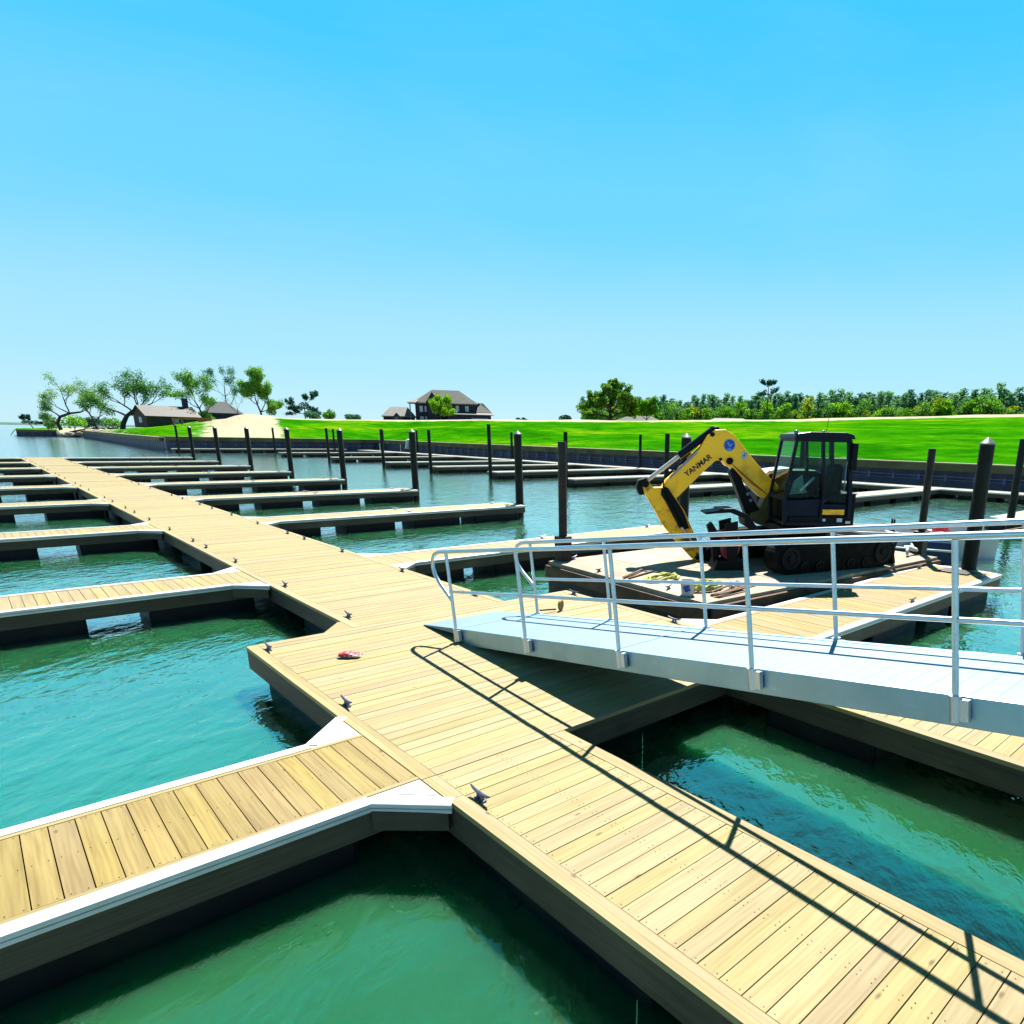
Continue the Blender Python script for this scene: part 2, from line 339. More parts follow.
# ------------------------------------------------------------------ mesh builder
class MB:
    def __init__(s): s.v = []; s.f = []; s.uv = []; s.rn = []; s.mi = []
    def face(s, idx, uv=None, rn=None, mi=0):
        s.f.append(tuple(idx)); s.uv.append(uv or [(0, 0)] * len(idx)); s.rn.append(rn or (0.5, 0.5)); s.mi.append(mi)
    def box(s, x0, x1, y0, y1, z0, z1, along='x', rn=None, mi=0, top=None):
        """axis box; 'along' = grain direction"""
        b = len(s.v)
        s.v += [(x, y, z) for z in (z0, z1) for y in (y0, y1) for x in (x0, x1)]
        o = (random.random() * 50, random.random() * 50) if rn is not None else (0, 0)
        for q in ((0, 2, 3, 1), (4, 5, 7, 6), (0, 1, 5, 4), (2, 6, 7, 3), (0, 4, 6, 2), (1, 3, 7, 5)):
            uv = []
            for i in q:
                x, y, z = s.v[b + i]
                l, c = (x, y + z) if along == 'x' else (y, x + z) if along == 'y' else (z, x + y)
                uv.append((l + o[0], c + o[1]))
            s.face([b + i for i in q], uv, rn, mi)
        return s
    def bar(s, p0, p1, w, h, up=(0, 0, 1), mi=0, w1=None, h1=None, rn=None):
        p0, p1 = Vector(p0), Vector(p1); d = (p1 - p0).normalized(); u = Vector(up)
        a = d.cross(u)
        if a.length < 1e-5: a = d.cross(Vector((1, 0, 0)))
        a.normalize(); u = a.cross(d).normalized()
        b = len(s.v); L = (p1 - p0).length
        for p, ww, hh in ((p0, w, h), (p1, w1 or w, h1 or h)):
            for i, j in ((-1, -1), (1, -1), (1, 1), (-1, 1)):
                s.v.append(tuple(p + a * i * ww / 2 + u * j * hh / 2))
        o = random.random() * 40 if rn is not None else 0
        for q in ((3, 2, 1, 0), (4, 5, 6, 7), (0, 1, 5, 4), (1, 2, 6, 5), (2, 3, 7, 6), (3, 0, 4, 7)):
            uv = [((0 if i < 4 else L) + o, (0 if i in (q[0], q[3]) else w) + o) for i in q]
            s.face([b + i for i in q], uv, rn, mi)
        return s
    def tube(s, pts, r, n=10, mi=0, caps=True, closed=False):
        pts = [Vector(p) for p in pts]; m = len(pts)
        rs = r if isinstance(r, (list, tuple)) else [r] * m
        b = len(s.v); prev = None
        for k, p in enumerate(pts):
            if closed: d = pts[(k + 1) % m] - pts[k - 1]
            else: d = pts[min(k + 1, m - 1)] - pts[max(k - 1, 0)]
            d.normalize()
            if prev is None:
                a = d.cross(Vector((0, 0, 1)))
                if a.length < 1e-3: a = d.cross(Vector((1, 0, 0)))
            else: a = prev - d * prev.dot(d)
            a.normalize(); prev = a; c = d.cross(a)
            for i in range(n):
                t = 2 * math.pi * i / n; s.v.append(tuple(p + (a * math.cos(t) + c * math.sin(t)) * rs[k]))
        rng = m if closed else m - 1
        for k in range(rng):
            k2 = (k + 1) % m
            for i in range(n):
                j = (i + 1) % n; s.face([b + k * n + i, b + k * n + j, b + k2 * n + j, b + k2 * n + i], mi=mi)
        if caps and not closed:
            s.face([b + i for i in range(n)][::-1], mi=mi); s.face([b + (m - 1) * n + i for i in range(n)], mi=mi)
        return s
    def prism(s, poly, y0, y1, mi=0, axis='y'):
        """poly in the (x,z) plane swept from y0 to y1, or (x,y) swept in z"""
        b = len(s.v); n = len(poly)
        for q in (y0, y1):
            for (x, z) in poly: s.v.append((x, q, z) if axis == 'y' else (x, z, q))
        s.face([b + i for i in range(n)], mi=mi); s.face([b + n + i for i in range(n)][::-1], mi=mi)
        for i in range(n):
            j = (i + 1) % n; s.face([b + j, b + i, b + n + i, b + n + j], mi=mi)
        return s
    def lathe(s, prof, n=16, c=(0, 0, 0), mi=0, axis='z'):
        b = len(s.v)
        for (r, z) in prof:
            for i in range(n):
                t = 2 * math.pi * i / n
                q = (r * math.cos(t), r * math.sin(t), z)
                if axis == 'y': q = (q[0], q[2], q[1])
                if axis == 'x': q = (q[2], q[0], q[1])
                s.v.append((c[0] + q[0], c[1] + q[1], c[2] + q[2]))
        for k in range(len(prof) - 1):
            for i in range(n):
                j = (i + 1) % n; s.face([b + k * n + i, b + k * n + j, b + (k + 1) * n + j, b + (k + 1) * n + i], mi=mi)
        s.face([b + i for i in range(n)][::-1], mi=mi); s.face([b + (len(prof) - 1) * n + i for i in range(n)], mi=mi)
        return s
    def build(s, name, mats, parent=None, bevel=0, smooth=False, autosmooth=None):
        me = bpy.data.meshes.new(name); me.from_pydata(s.v, [], s.f)
        if not isinstance(mats, (list, tuple)): mats = [mats]
        for m in mats: me.materials.append(m)
        if len(mats) > 1:
            me.polygons.foreach_set('material_index', s.mi)
        a = me.uv_layers.new(name='grain'); r = me.uv_layers.new(name='rnd')
        fl = [c for f in s.uv for p in f for c in p]; a.data.foreach_set('uv', fl)
        fr = [c for f, q in zip(s.f, s.rn) for _ in f for c in q]; r.data.foreach_set('uv', fr)
        bm = bmesh.new(); bm.from_mesh(me); bmesh.ops.recalc_face_normals(bm, faces=bm.faces); bm.to_mesh(me); bm.free()
        o = bpy.data.objects.new(name, me); C.objects.link(o)
        if parent is not None: o.parent = parent
        if bevel:
            b = o.modifiers.new('bevel', 'BEVEL'); b.width = bevel; b.segments = 2; b.limit_method = 'ANGLE'; b.angle_limit = R(35)
        if smooth or autosmooth:
            me.polygons.foreach_set('use_smooth', [True] * len(me.polygons))
            if autosmooth or bevel: me.set_sharp_from_angle(angle=R(autosmooth or 40))
        return o

def thing(name, label, cat, loc=(0, 0, 0), rz=0, group=None):
    o = bpy.data.objects.new(name, None); C.objects.link(o); o.location = loc; o.rotation_euler = (0, 0, rz)
    o.empty_display_size = 0.3
    tag(o, label, cat, group); return o
def tag(o, label, cat, group=None, kind=None):
    if label: o['label'] = label
    if cat: o['category'] = cat
    if group: o['group'] = group
    if kind: o['kind'] = kind
    return o
def copy_tree(o, parent=None):
    c = o.copy(); C.objects.link(c)
    if parent is not None: c.parent = parent
    for ch in list(KIDS.get(o.name, [])) or [x for x in o.children]:
        copy_tree(ch, c)
    return c
KIDS = {}
def rr(): return (random.random(), random.random())

# ------------------------------------------------------------------ water and land
def water():
    mb = MB()
    mb.v = [(-6000, -6000, 0), (6000, -6000, 0), (6000, 6000, 0), (-6000, 6000, 0)]; mb.face([0, 1, 2, 3])
    o = mb.build('water', M['water']); tag(o, 'calm green turquoise water of the marina basin and bay', 'water', kind='structure')
water()

# stations: shore edge, green crest, sand crest, back ; sand flag of each row
ST = [
 ((46, -80, 1.85), (92, -75, 6.5), (110, -70, 7.7), (420, -60, 7), 0),
 ((46, 0, 1.85), (91, 14, 6.3), (108.5, 18, 7.5), (430, 60, 7), 0),
 ((46, 13, 1.85), (90.8, 28, 6.2), (107, 33, 7.31), (420, 120, 7), 0),
 ((46, 22, 1.85), (89.5, 37.4, 6.07), (105.2, 44, 7.02), (410, 170, 7), 0),
 ((46, 32, 1.85), (88.1, 47.2, 5.8), (104, 55.8, 6.79), (380, 210, 6.6), 0),
 ((46, 47, 1.85), (84.8, 61.9, 5.58), (98.6, 71.9, 6.36), (330, 250, 6.2), 0),
 ((46, 65, 1.85), (78.1, 80.3, 5.24), (89.3, 91.7, 6.07), (280, 290, 5.9), 0),
 ((46, 85, 1.85), (70.8, 96.9, 5.19), (82.6, 113, 5.91), (240, 320, 5.6), 0),
 ((46, 97, 1.85), (66.3, 111.8, 5.15), (76.5, 129, 5.86), (215, 350, 5.5), 0),
 ((46.5, 105, 1.85), (64.4, 135.4, 5.0), (73, 153.5, 5.71), (190, 370, 5.3), 0),
 ((41, 106.3, 1.85), (57.2, 147.3, 5.0), (64.5, 166, 5.69), (165, 390, 5), 0),
 ((35, 107.9, 1.85), (48.3, 152.5, 5.04), (52.9, 166.8, 5.53), (135, 400, 5), 0.12),
 ((33.3, 108.4, 1.85), (45.5, 153.5, 5.3), (49.9, 168, 5.75), (125, 405, 5), 0.72),
 ((29, 109.6, 1.85), (41.6, 154.5, 5.5), (45.5, 169, 5.8), (115, 410, 4.6), 1.0),
 ((26, 110.4, 1.85), (38, 151, 4.7), (42, 170, 5.1), (108, 412, 4.4), 0.85),
 ((24, 110.9, 1.85), (32, 146.5, 3.73), (37, 170, 4.4), (95, 415, 4), 0.42),
 ((20, 112, 1.85), (26, 147.7, 3.0), (31, 172, 3.3), (80, 418, 3), 0.1),
 ((20.9, 135, 1.8), (24, 165, 2.4), (28.5, 190, 2.6), (70, 420, 2.6), 0.3),
 ((22.6, 180, 1.75), (25.3, 200, 2.0), (28, 215, 2.2), (60, 420, 2.2), 0.5),
 ((24.6, 234, 1.7), (26.5, 240, 1.9), (29, 247, 2.0), (55, 420, 2), 0.8),
 ((24.0, 239.5, -0.3), (25.5, 245, 1.2), (28, 255, 1.9), (50, 420, 2), 1.0),
 ((21.3, 242, -0.4), (22.3, 247, 1.0), (24, 256, 1.8), (46, 420, 2), 1.0),
 ((20, 247.5, 1.6), (20.5, 252, 1.8), (21, 262, 2), (40, 420, 2), 0.4),
 ((12, 248.3, 1.6), (12.4, 253, 1.8), (14, 264, 1.9), (30, 420, 1.5), 0.1),
 ((10.5, 252, -0.4), (11.5, 258, 0.6), (12.5, 270, 1.3), (22, 420, 0.5), 0.3),
]
def land():
    def lerp(a, b, t): return tuple(x + (y - x) * t for x, y in zip(a, b))
    rows_t = [(0, 0), (0, .1), (0, .2), (0, .3), (0, .4), (0, .5), (0, .6), (0, .7), (0, .8), (0, .9), (1, 0), (1, .5), (2, 0), (2, .05), (2, .2), (2, .5), (2, 1.0)]
    subs = []
    for i in range(len(ST) - 1):
        L = (Vector(ST[i][0]) - Vector(ST[i + 1][0])).length
        n = max(2, min(26, int(L / 2)))
        for k in range(n): subs.append((i, k / n))
    subs.append((len(ST) - 2, 1.0))
    mb = MB(); sand = []; ring = len(rows_t)
    for (i, t) in subs:
        a, b = ST[i], ST[i + 1]
        for (r, q) in rows_t:
            p = lerp(lerp(a[r], b[r], t), lerp(a[r + 1], b[r + 1], t), q)
            ft = a[4] + (b[4] - a[4]) * t
            nz = (noise.noise(Vector((p[0] * 0.08, p[1] * 0.08, 0))) * 0.22 + noise.noise(Vector((p[0] * 0.3, p[1] * 0.3, 3))) * 0.08) if r >= 0 and (r, q) != (0, 0) else 0
            if ft > 0.6 and (r, q) != (0, 0): nz = nz * 2.0 + 0.5 * noise.noise(Vector((p[0] * 0.22, p[1] * 0.22, 7)))
            zz = p[2] + nz
            if r == 0 and 0 < q < 1: zz += 0.25 * math.sin(q * math.pi) * (p[2] > 1)
            mb.v.append((p[0], p[1], zz))
            if r == 0: s_ = ft if q > 0 else max(ft, 0.3)
            elif r == 1: s_ = ft if q == 0 else 1.0
            else: s_ = 1.0 if q <= 0.05 else 0.35
            if i >= 13 and r >= 1: s_ = ft
            sand.append(s_)
    for k in range(len(subs) - 1):
        for j in range(ring - 1):
            mb.face([k * ring + j, k * ring + j + 1, (k + 1) * ring + j + 1, (k + 1) * ring + j])
    o = mb.build('ground', M['ground'], smooth=True)
    at = o.data.attributes.new('sand', 'FLOAT', 'POINT'); at.data.foreach_set('value', sand)
    tag(o, 'bright green grass bank with a sandy crest and a bare sand mound', 'ground', kind='structure')
land()

def hills():
    mb = MB(); n = 60
    for i in range(n + 1):
        x = -900 + i * 45; y = 2700 - i * 6
        h = 6.5 + 4 * noise.noise(Vector((i * 0.35, 0, 0)))
        mb.v += [(x, y, -1), (x, y + 20, h), (x, y + 160, h), (x, y + 220, -1)]
    for i in range(n):
        for j in range(3): mb.face([i * 4 + j, i * 4 + j + 1, i * 4 + 5 + j, i * 4 + 4 + j])
    o = mb.build('hills', simple('far_shore_green', (0.035, 0.11, 0.085), 0.95, var=0.3, scale=0.02, bmp=0), smooth=True)
    tag(o, 'low dark green far shore across the bay', 'shore', kind='structure')
hills()

def sea_wall(a, b, ztop, label, corr=0.9, zcap=0.16, rods=True, dep=0.35):
    a = Vector(a); b = Vector(b); L = (b - a).length; ang = math.atan2(b.y - a.y, b.x - a.x)
    t = thing('sea_wall', label, 'sea wall', (a.x, a.y, 0), ang)
    # water side is local -y or +y; corrugated sheet piles
    mb = MB(); n = int(L / (corr / 2)); base = 0
    pts = []
    for i in range(n + 1):
        x = L * i / n; k = i % 4
        y = (0.0, 0.0, 0.16, 0.16)[k]
        pts.append((x, y))
    for (x, y) in pts: mb.v += [(x, y, -1.0), (x, y, ztop - 0.1)]
    for i in range(n): mb.face([2 * i, 2 * i + 1, 2 * i + 3, 2 * i + 2])
    mb.build('sheet_piling', M['sheet'], t)
    m2 = MB(); m2.box(0, L, 0.18, 0.18 + dep, ztop - 0.48, ztop - 0.02, rn=rr()); m2.build('waler', M['waler'], t)
    m3 = MB(); m3.box(-0.1, L + 0.1, -0.25, 0.22 + dep, ztop - 0.018, ztop + 0.05, rn=rr()); m3.build('coping', M['wallcap'], t)
    if rods:
        m4 = MB(); m4.box(0, L, 0.17, 0.24, 0.98, 1.04); m4.box(0, L, 0.17, 0.24, 0.78, 0.82)
        x = 1.0
        while x < L: m4.box(x - .07, x + .07, 0.24, 0.32, 0.72, 1.1); x += 1.8
        m4.build('tie_rail', M['strap'], t)
    return t
# water lies to the left of the direction a->b (local +y)
sea_wall((46, -80, 0), (46, 97.0, 0), 1.85, 'long dark blue sheet pile sea wall below the green grass bank')
sea_wall((46, 97.2, 0), (46.5, 105, 0), 1.85, 'short dark sea wall piece turning the corner of the basin', rods=False)
sea_wall((46.4, 105.2, 0), (20.2, 112, 0), 1.85, 'dark sheet pile sea wall across the far end of the basin')
sea_wall((20, 112.2, 0), (24.6, 236, 0), 1.75, 'blue sheet pile sea wall running out along the channel to the oaks', rods=False)
sea_wall((20.1, 247.3, 0), (12, 248.1, 0), 1.65, 'isolated dark sea wall block on the point beside the rocks', rods=False)

# ------------------------------------------------------------------ docks
ZD = 0.5
def planks_x(mb, x0, x1, y0, y1, z=ZD, pitch=0.1425, gap=0.007, th=0.036, jitter=0.0015):
    """boards long in x, laid side by side in y"""
    n = max(1, int(round((y1 - y0) / pitch))); p = (y1 - y0) / n
    for i in range(n):
        a = y0 + i * p + gap / 2; b = a + p - gap; dz = random.uniform(-jitter, jitter)
        mb.box(x0, x1, a, b, z - th, z + dz, 'x', rr())
def planks_y(mb, x0, x1, y0, y1, z=ZD, pitch=0.1425, gap=0.007, th=0.036, jitter=0.0015):
    n = max(1, int(round((x1 - x0) / pitch))); p = (x1 - x0) / n
    for i in range(n):
        a = x0 + i * p + gap / 2; b = a + p - gap; dz = random.uniform(-jitter, jitter)
        mb.box(a, b, y0, y1, z - th, z + dz, 'y', rr())

def cleat_mesh():
    mb = MB()
    mb.box(-.055, .055, -.022, .022, 0, .008)
    mb.bar((-.028, 0, .006), (-.02, 0, .045), .02, .026, (0, 1, 0)); mb.bar((.028, 0, .006), (.02, 0, .045), .02, .026, (0, 1, 0))
    mb.tube([(-.13, 0, .072), (-.09, 0, .058), (-.03, 0, .05), (.03, 0, .05), (.09, 0, .058), (.13, 0, .072)], [.006, .012, .014, .014, .012, .006], 8)
    o = mb.build('cleat', M['galv'], None, smooth=True, autosmooth=40)
    me = o.data; bpy.data.objects.remove(o); return me
CLEAT = cleat_mesh()
def cleat(parent, x, y, rz=0, z=ZD + .004):
    o = bpy.data.objects.new('cleat', CLEAT); C.objects.link(o); o.parent = parent; o.location = (x, y, z); o.rotation_euler = (0, 0, rz)
    return o

def float_box(parent, x0, x1, y0, y1, z1=0.262, z0=-0.25):
    mb = MB(); mb.box(x0, x1, y0, y1, z0, z1)
    return mb.build('float', M['float'], parent, bevel=0.04)

def finger(L=9.13, Wd=1.27, floats=((0.12, 1.67), (2.47, 4.05), (4.75, 6.45), (7.05, 8.95)), guss=(1, 1), deck='deck', pile_hoop=True, g=0.46):
    """local: x from the walkway edge outwards, y across 0..Wd"""
    t = thing('finger_dock', None, None)
    mb = MB(); planks_y(mb, 0.0, L - 0.05, 0.135, Wd - 0.135); mb.build('decking', M[deck], t)
    # wooden edge curbs
    e = MB(); e.box(0.0, L, 0.085, 0.13, ZD - .05, ZD + .002, 'x', rr()); e.build('edge_board', M['trim'], t); e = MB(); e.box(0.0, L, Wd - 0.13, Wd - 0.085, ZD - .05, ZD + .002, 'x', rr())
    e.build('edge_board', M['trim'], t); e = MB(); e.box(L - 0.045, L - 0.002, 0.134, Wd - 0.134, ZD - .05, ZD + .002, 'y', rr()); e.build('edge_board', M['trim'], t)
    f = MB(); f.box(0.0, L - 0.02, 0.03, Wd - .03, ZD - .062, ZD - .052, 'x', rr()); f.box(0.0, L - 0.01, 0.0, 0.045, ZD - .27, ZD - .04, 'x', rr()); f.box(0.0, L - 0.01, Wd - 0.045, Wd, ZD - .27, ZD - .04, 'x', rr())  # first box is a sheet added to block light through the plank gaps
    f.box(L - 0.01, L + 0.035, 0.0, Wd, ZD - .27, ZD - .04, 'y', rr())
    for s_, on_ in ((0, guss[0]), (1, guss[1])):
        if on_:
            y = 0 if s_ == 0 else Wd; d = -1 if s_ == 0 else 1
            f.bar((g, y + d * 0.022, ZD - .135), (0.02, y + d * (g - 0.02), ZD - .135), 0.045, 0.15, rn=rr())
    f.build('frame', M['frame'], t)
    # white bumper strip: flat top, rolled side lip
    b = MB()
    def lip(p0, p1, d):
        p0, p1 = Vector(p0), Vector(p1); dd = Vector(d)
        b.bar(p0 + dd * -0.04 + Vector((0, 0, ZD - .004)), p1 + dd * -0.04 + Vector((0, 0, ZD - .004)), 0.088, 0.022)
        b.tube([p0 + dd * 0.012 + Vector((0, 0, ZD - .014)), p1 + dd * 0.012 + Vector((0, 0, ZD - .014))], 0.022, 8)
        b.tube([p0 + dd * 0.010 + Vector((0, 0, ZD - .056)), p1 + dd * 0.010 + Vector((0, 0, ZD - .056))], 0.018, 8)
    x0a = g if guss[0] else 0; x0b = g if guss[1] else 0
    lip((x0a, 0, 0), (L, 0, 0), (0, -1, 0)); lip((x0b, Wd, 0), (L, Wd, 0), (0, 1, 0)); lip((L, 0.0, 0), (L, Wd, 0), (1, 0, 0))
    q = 0.7071
    if guss[0]: lip((g, 0, 0), (0.0, -g, 0), (q, -q, 0))
    if guss[1]: lip((g, Wd, 0), (0.0, Wd + g, 0), (q, q, 0))
    b.build('bumper', M['vinyl'], t, smooth=True, autosmooth=35)
    for s_, on_ in ((0, guss[0]), (1, guss[1])):
        if on_:
            y = 0 if s_ == 0 else Wd; d = -1 if s_ == 0 else 1
            m = MB(); m.prism([(0.002, y - d * 0.08), (g + 0.08, y - d * 0.08), (g - 0.02, y - d * .0), (0.002, y + d * (g - 0.02))], ZD - .03, ZD - 0.002, axis='z')
            m.prism([(0.03, y + d * 0.02), (g * .55, y + d * 0.02), (0.03, y + d * (g * .55))], ZD - .002, ZD + 0.003, axis='z')
            m.build('corner_plate', M['vinyl'], t, bevel=0.003)
    for a, c in floats: float_box(t, a, c, 0.1, Wd - 0.1)
    if pile_hoop:
        m = MB(); cx = L + 0.2; cy = Wd / 2
        m.tube([(cx + 0.21 * math.cos(a_ * math.pi / 6), cy + 0.21 * math.sin(a_ * math.pi / 6), ZD - 0.02) for a_ in range(12)], 0.025, 6, closed=True)
        m.box(L + .03, L + 0.09, cy - 0.3, cy + 0.3, ZD - 0.08, ZD + 0.03)
        m.build('pile_guide', M['steel_d'], t)
    cleat(t, L - 0.7, 0.11, 0); cleat(t, L - 0.7, Wd - 0.11, 0); cleat(t, L * 0.5, 0.11, 0); cleat(t, L * .5, Wd - 0.11, 0)
    return t

ORD = ['first', 'second', 'third', 'fourth', 'fifth', 'sixth', 'seventh', 'eighth', 'ninth']
YK = [4.47 + 8.6 * k for k in range(9)]
proto = finger()
for k in range(1, 9):
    o = proto if k == 1 else copy_tree(proto)
    o.location = (5.885, YK[k] + (0.1 if k == 1 else 0), 0)
    o['label'] = '%s wooden finger dock on the right side of the walkway, counted from the gangway' % ORD[k - 1]
    o['category'] = 'finger dock'; o['group'] = 'finger docks along the walkway'
for k in range(1, 9):
    o = copy_tree(proto); o.location = (3.425, YK[k] + 1.27, 0); o.rotation_euler = (0, 0, math.pi)
    o['label'] = '%s wooden finger dock on the left side of the walkway, counted from the platform' % ORD[k - 1]
    o['category'] = 'finger dock'; o['group'] = 'finger docks along the walkway'
nf = finger(L=9.13, floats=((0.5, 2.7), (2.85, 5.0), (5.2, 7.0), (7.3, 8.95)), deck='deck_y', pile_hoop=False, g=0.42)
nf.location = (2.11, YK[0] + 1.28, 0); nf.rotation_euler = (0, 0, math.pi)
tag(nf, 'near yellow planked finger dock with white bumper edges at the lower left', 'finger dock', 'finger docks along the walkway')
rf = finger(L=7.85, Wd=1.53, floats=((0.3, 1.9), (2.6, 4.2), (4.6, 5.6), (5.9, 7.6)), guss=(0, 1), deck='deck_y', pile_hoop=False)
rf.location = (7.13, 4.56, 0)
tag(rf, 'yellow planked finger dock with white edges between the gangway and the barge', 'finger dock', 'finger docks along the walkway')
m = MB(); m.box(7.15, 7.6, 0.42, 1.02, ZD + .004, ZD + .03); m.box(7.862, 7.99, 0.2, 1.2, ZD - .2, ZD + .01); m.build('pile_guide', M['steel_d'], rf, bevel=0.005)

def walkway(name, label, x0, x1, y0, y1, floats, trims=True, left_gaps=(), tw=0.125):
    t = thing(name, label, 'dock', (x0, y0, 0))
    w, l = x1 - x0, y1 - y0
    mb = MB(); planks_x(mb, tw, w - tw, 0.0 + (tw if trims else 0), l - (tw if trims else 0)); mb.build('decking', M['deck'], t)
    for s_ in (0, 1):
        e = MB(); xa = 0 if s_ == 0 else w - tw + .004
        y = 0.0
        while y < l - 1e-3:
            y2 = min(l, y + 3.66); e.box(xa + 0.0, xa + tw / 2 - .003, y + .002, y2 - .002, ZD - .04, ZD + .003, 'y', rr()); e.box(xa + tw / 2 - .001, xa + tw - .004, y + .002, y2 - .002, ZD - .04, ZD + .0015, 'y', rr()); y = y2
        if s_ == 0 or trims: e.build('edge_board', M['trim'], t)
    if trims:
        e = MB(); e.box(tw, w - tw, 0, tw - .003, ZD - .04, ZD + .002, 'x', rr()); e.build('edge_board', M['trim'], t); e = MB(); e.box(tw, w - tw, l - tw + .003, l, ZD - .04, ZD + .002, 'x', rr())
    e.build('edge_board', M['trim'], t)
    f = MB(); f.box(0.02, w - .02, 0.001, l - .001, ZD - .062, ZD - .052, 'x', rr())  # sheet added under the planks so no light leaks between them
    for xa in (0.004, w - 0.049):
        y = 0.0
        while y < l - 1e-3:
            y2 = min(l, y + 3.66); f.box(xa, xa + .045, y, y2, ZD - .28, ZD - .041, 'y', rr()); y = y2
    for ya in (0.003, l - 0.048): f.box(0.05, w - 0.05, ya, ya + .045, ZD - .28, ZD - .041, 'x', rr())
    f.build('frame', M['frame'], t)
    for a, b, c, d in floats: float_box(t, a, b, c, d)
    return t
# main walkway
fl = []
y = 0.5
while y < 64.5: fl.append((0.12, 2.34, y, y + 1.9)); y += 2.87
ww = walkway('floating_walkway', 'long straight planked walkway of the marina running far out to the left', 3.435, 5.88, 9.11, 75.2, fl, trims=False)
cl_l = [9.69, 12.4, 15.35, 17.65, 18.85, 21.35, 24.0, 26.3]; cl_r = [9.75, 12.41, 15.33, 17.69, 18.9, 21.4, 24.0, 26.3]
for base in (27.9,): pass
yy = 27.9
while yy < 73:
    for d in (0, 2.6, 4.4): cl_l.append(yy + d); cl_r.append(yy + d)
    yy += 8.6
for y in cl_l: cleat(ww, 3.61 - 3.435, y - 9.11, math.pi / 2)
for y in cl_r: cleat(ww, 5.72 - 3.435, y - 9.11, math.pi / 2)
m = MB()
for y in (42.3, 50.9, 59.5): m.box(0.02, 2.42, y - 9.11 - .09, y - 9.11 + .09, ZD + .003, ZD + .012, 'x', rr())
m.build('joint_strip', simple('joint_timber', (0.42, 0.27, 0.10), 0.8, var=0.2, bmp=0.1), ww)
# wide landing platform
pl = walkway('landing_platform', 'wide planked landing platform under the foot of the aluminium gangway', 2.115, 7.13, 4.535, 9.10,
             [(0.12, 1.3, 0.3, 4.3), (1.65, 3.2, 0.3, 4.3), (3.55, 4.9, 0.3, 2.1), (3.55, 4.9, 2.5, 4.3)])
for x, y in ((2.28, 8.78), (2.28, 6.4)): cleat(pl, x - 2.115, y - 4.535, math.pi / 2)
for x, y in ((7.02, 8.75), (7.02, 6.42)): cleat(pl, x - 2.115, y - 4.535, math.pi / 2)
g_ = MB(); g_.prism([(0.93, 4.568), (1.32, 4.568), (1.32, 4.568 + 0.42), (1.27, 4.568 + 0.42)], ZD - 0.04, ZD, axis='z')
g_.bar((0.92, 4.60, ZD - .15), (1.30, 4.98, ZD - .15), 0.04, 0.22, rn=rr()); g_.build('corner_brace', M['trim'], pl)
# near walkway arm
na = walkway('walkway_arm', 'near planked walkway arm crossed by the gangway railing shadow', 2.115, 3.50, -3.2, 4.53,
             [(0.1, 1.28, 0.5, 2.3), (0.1, 1.28, 2.7, 4.9), (0.1, 1.28, 5.3, 7.3)], trims=False)
cleat(na, 2.29 - 2.115, 3.97 + 3.2, math.pi / 2); cleat(na, 2.29 - 2.115, 0.2 + 3.2, math.pi / 2)
ra = walkway('walkway_arm', 'planked walkway arm beneath the gangway at the lower right', 5.90, 7.13, -4.5, 4.53,
             [(0.06, 1.17, 0.6, 2.2), (0.06, 1.17, 4.0, 5.65), (0.06, 1.17, 7.2, 8.5)], trims=False)

def screws(parent, xs, ys):
    m = MB()
    for y in ys:
        for x in xs:
            for d in (-.04, .04):
                r_ = .0042; b = len(m.v); z = ZD + .0035
                m.v += [(x + r_ * math.cos(k * 1.0472), y + d + r_ * math.sin(k * 1.0472), z) for k in range(6)]; m.face([b + k for k in range(6)])
    o = m.build('screw_heads', M['steel_d'], parent); o['kind'] = 'stuff'
screws(na, (0.15, 0.66, 0.70, 1.22), [0.0712 + 0.1431 * i for i in range(54)])
m = MB()
for i in range(63):
    x = 0.07 + i * (9.08 / 64)
    for y in (0.16, 0.62, 1.11):
        for d in (-.04, .04):
            b = len(m.v); m.v += [(x + d + .0042 * math.cos(k * 1.0472), y + .0042 * math.sin(k * 1.0472), ZD + .0035) for k in range(6)]; m.face([b + k for k in range(6)])
o = m.build('screw_heads', M['steel_d'], nf); o['kind'] = 'stuff'
# far docks along the sea wall
def far_dock(name, L, Wd, label=None, group=None, n_f=5):
    t = thing(name, label, 'dock' if label else None, group=group)
    m = MB(); planks_y(m, 0, L, 0.08, Wd - .08, pitch=0.28, gap=.01); m.build('decking', M['far_deck'], t)
    e = MB(); e.box(0, L, 0, .078, ZD - .06, ZD + .01); e.box(0, L, Wd - .078, Wd, ZD - .06, ZD + .01); e.box(-.06, -.002, 0, Wd, ZD - .06, ZD + .01); e.build('bumper', M['vinyl'], t)
    f = MB(); f.box(0, L, 0.01, .06, ZD - .27, ZD - .062); f.box(0, L, Wd - .06, Wd - .01, ZD - .27, ZD - .062); f.box(-.055, -.003, 0.01, Wd - .01, ZD - .27, ZD - .062); f.build('frame', M['frame'], t)
    s = L / n_f
    for i in range(n_f): float_box(t, i * s + .15, (i + 1) * s - .5, 0.1, Wd - .1)
    return t
ff = far_dock('finger_dock', 13.9, 1.4)
for i, Y in enumerate((8.2, 17.2, 25.4, 34.0, 42.6, 51.3, 59.9, 72.6, 88.0)):
    o = ff if i == 0 else copy_tree(ff)
    o.location = (26.95, Y - .7, 0)
    o['label'] = '%s pale finger dock across the basin, counted from the right along the sea wall' % ORD[i]
    o['category'] = 'finger dock'; o['group'] = 'finger docks across the basin'
fw = far_dock('floating_walkway', 112, 1.7, 'long pale floating walkway in front of the dark blue sea wall', n_f=40)
fw.location = (42.6, -12, 0); fw.rotation_euler = (0, 0, math.pi / 2)
ew = far_dock('floating_walkway', 21.4, 1.5, 'pale floating walkway across the far end of the basin', n_f=8)
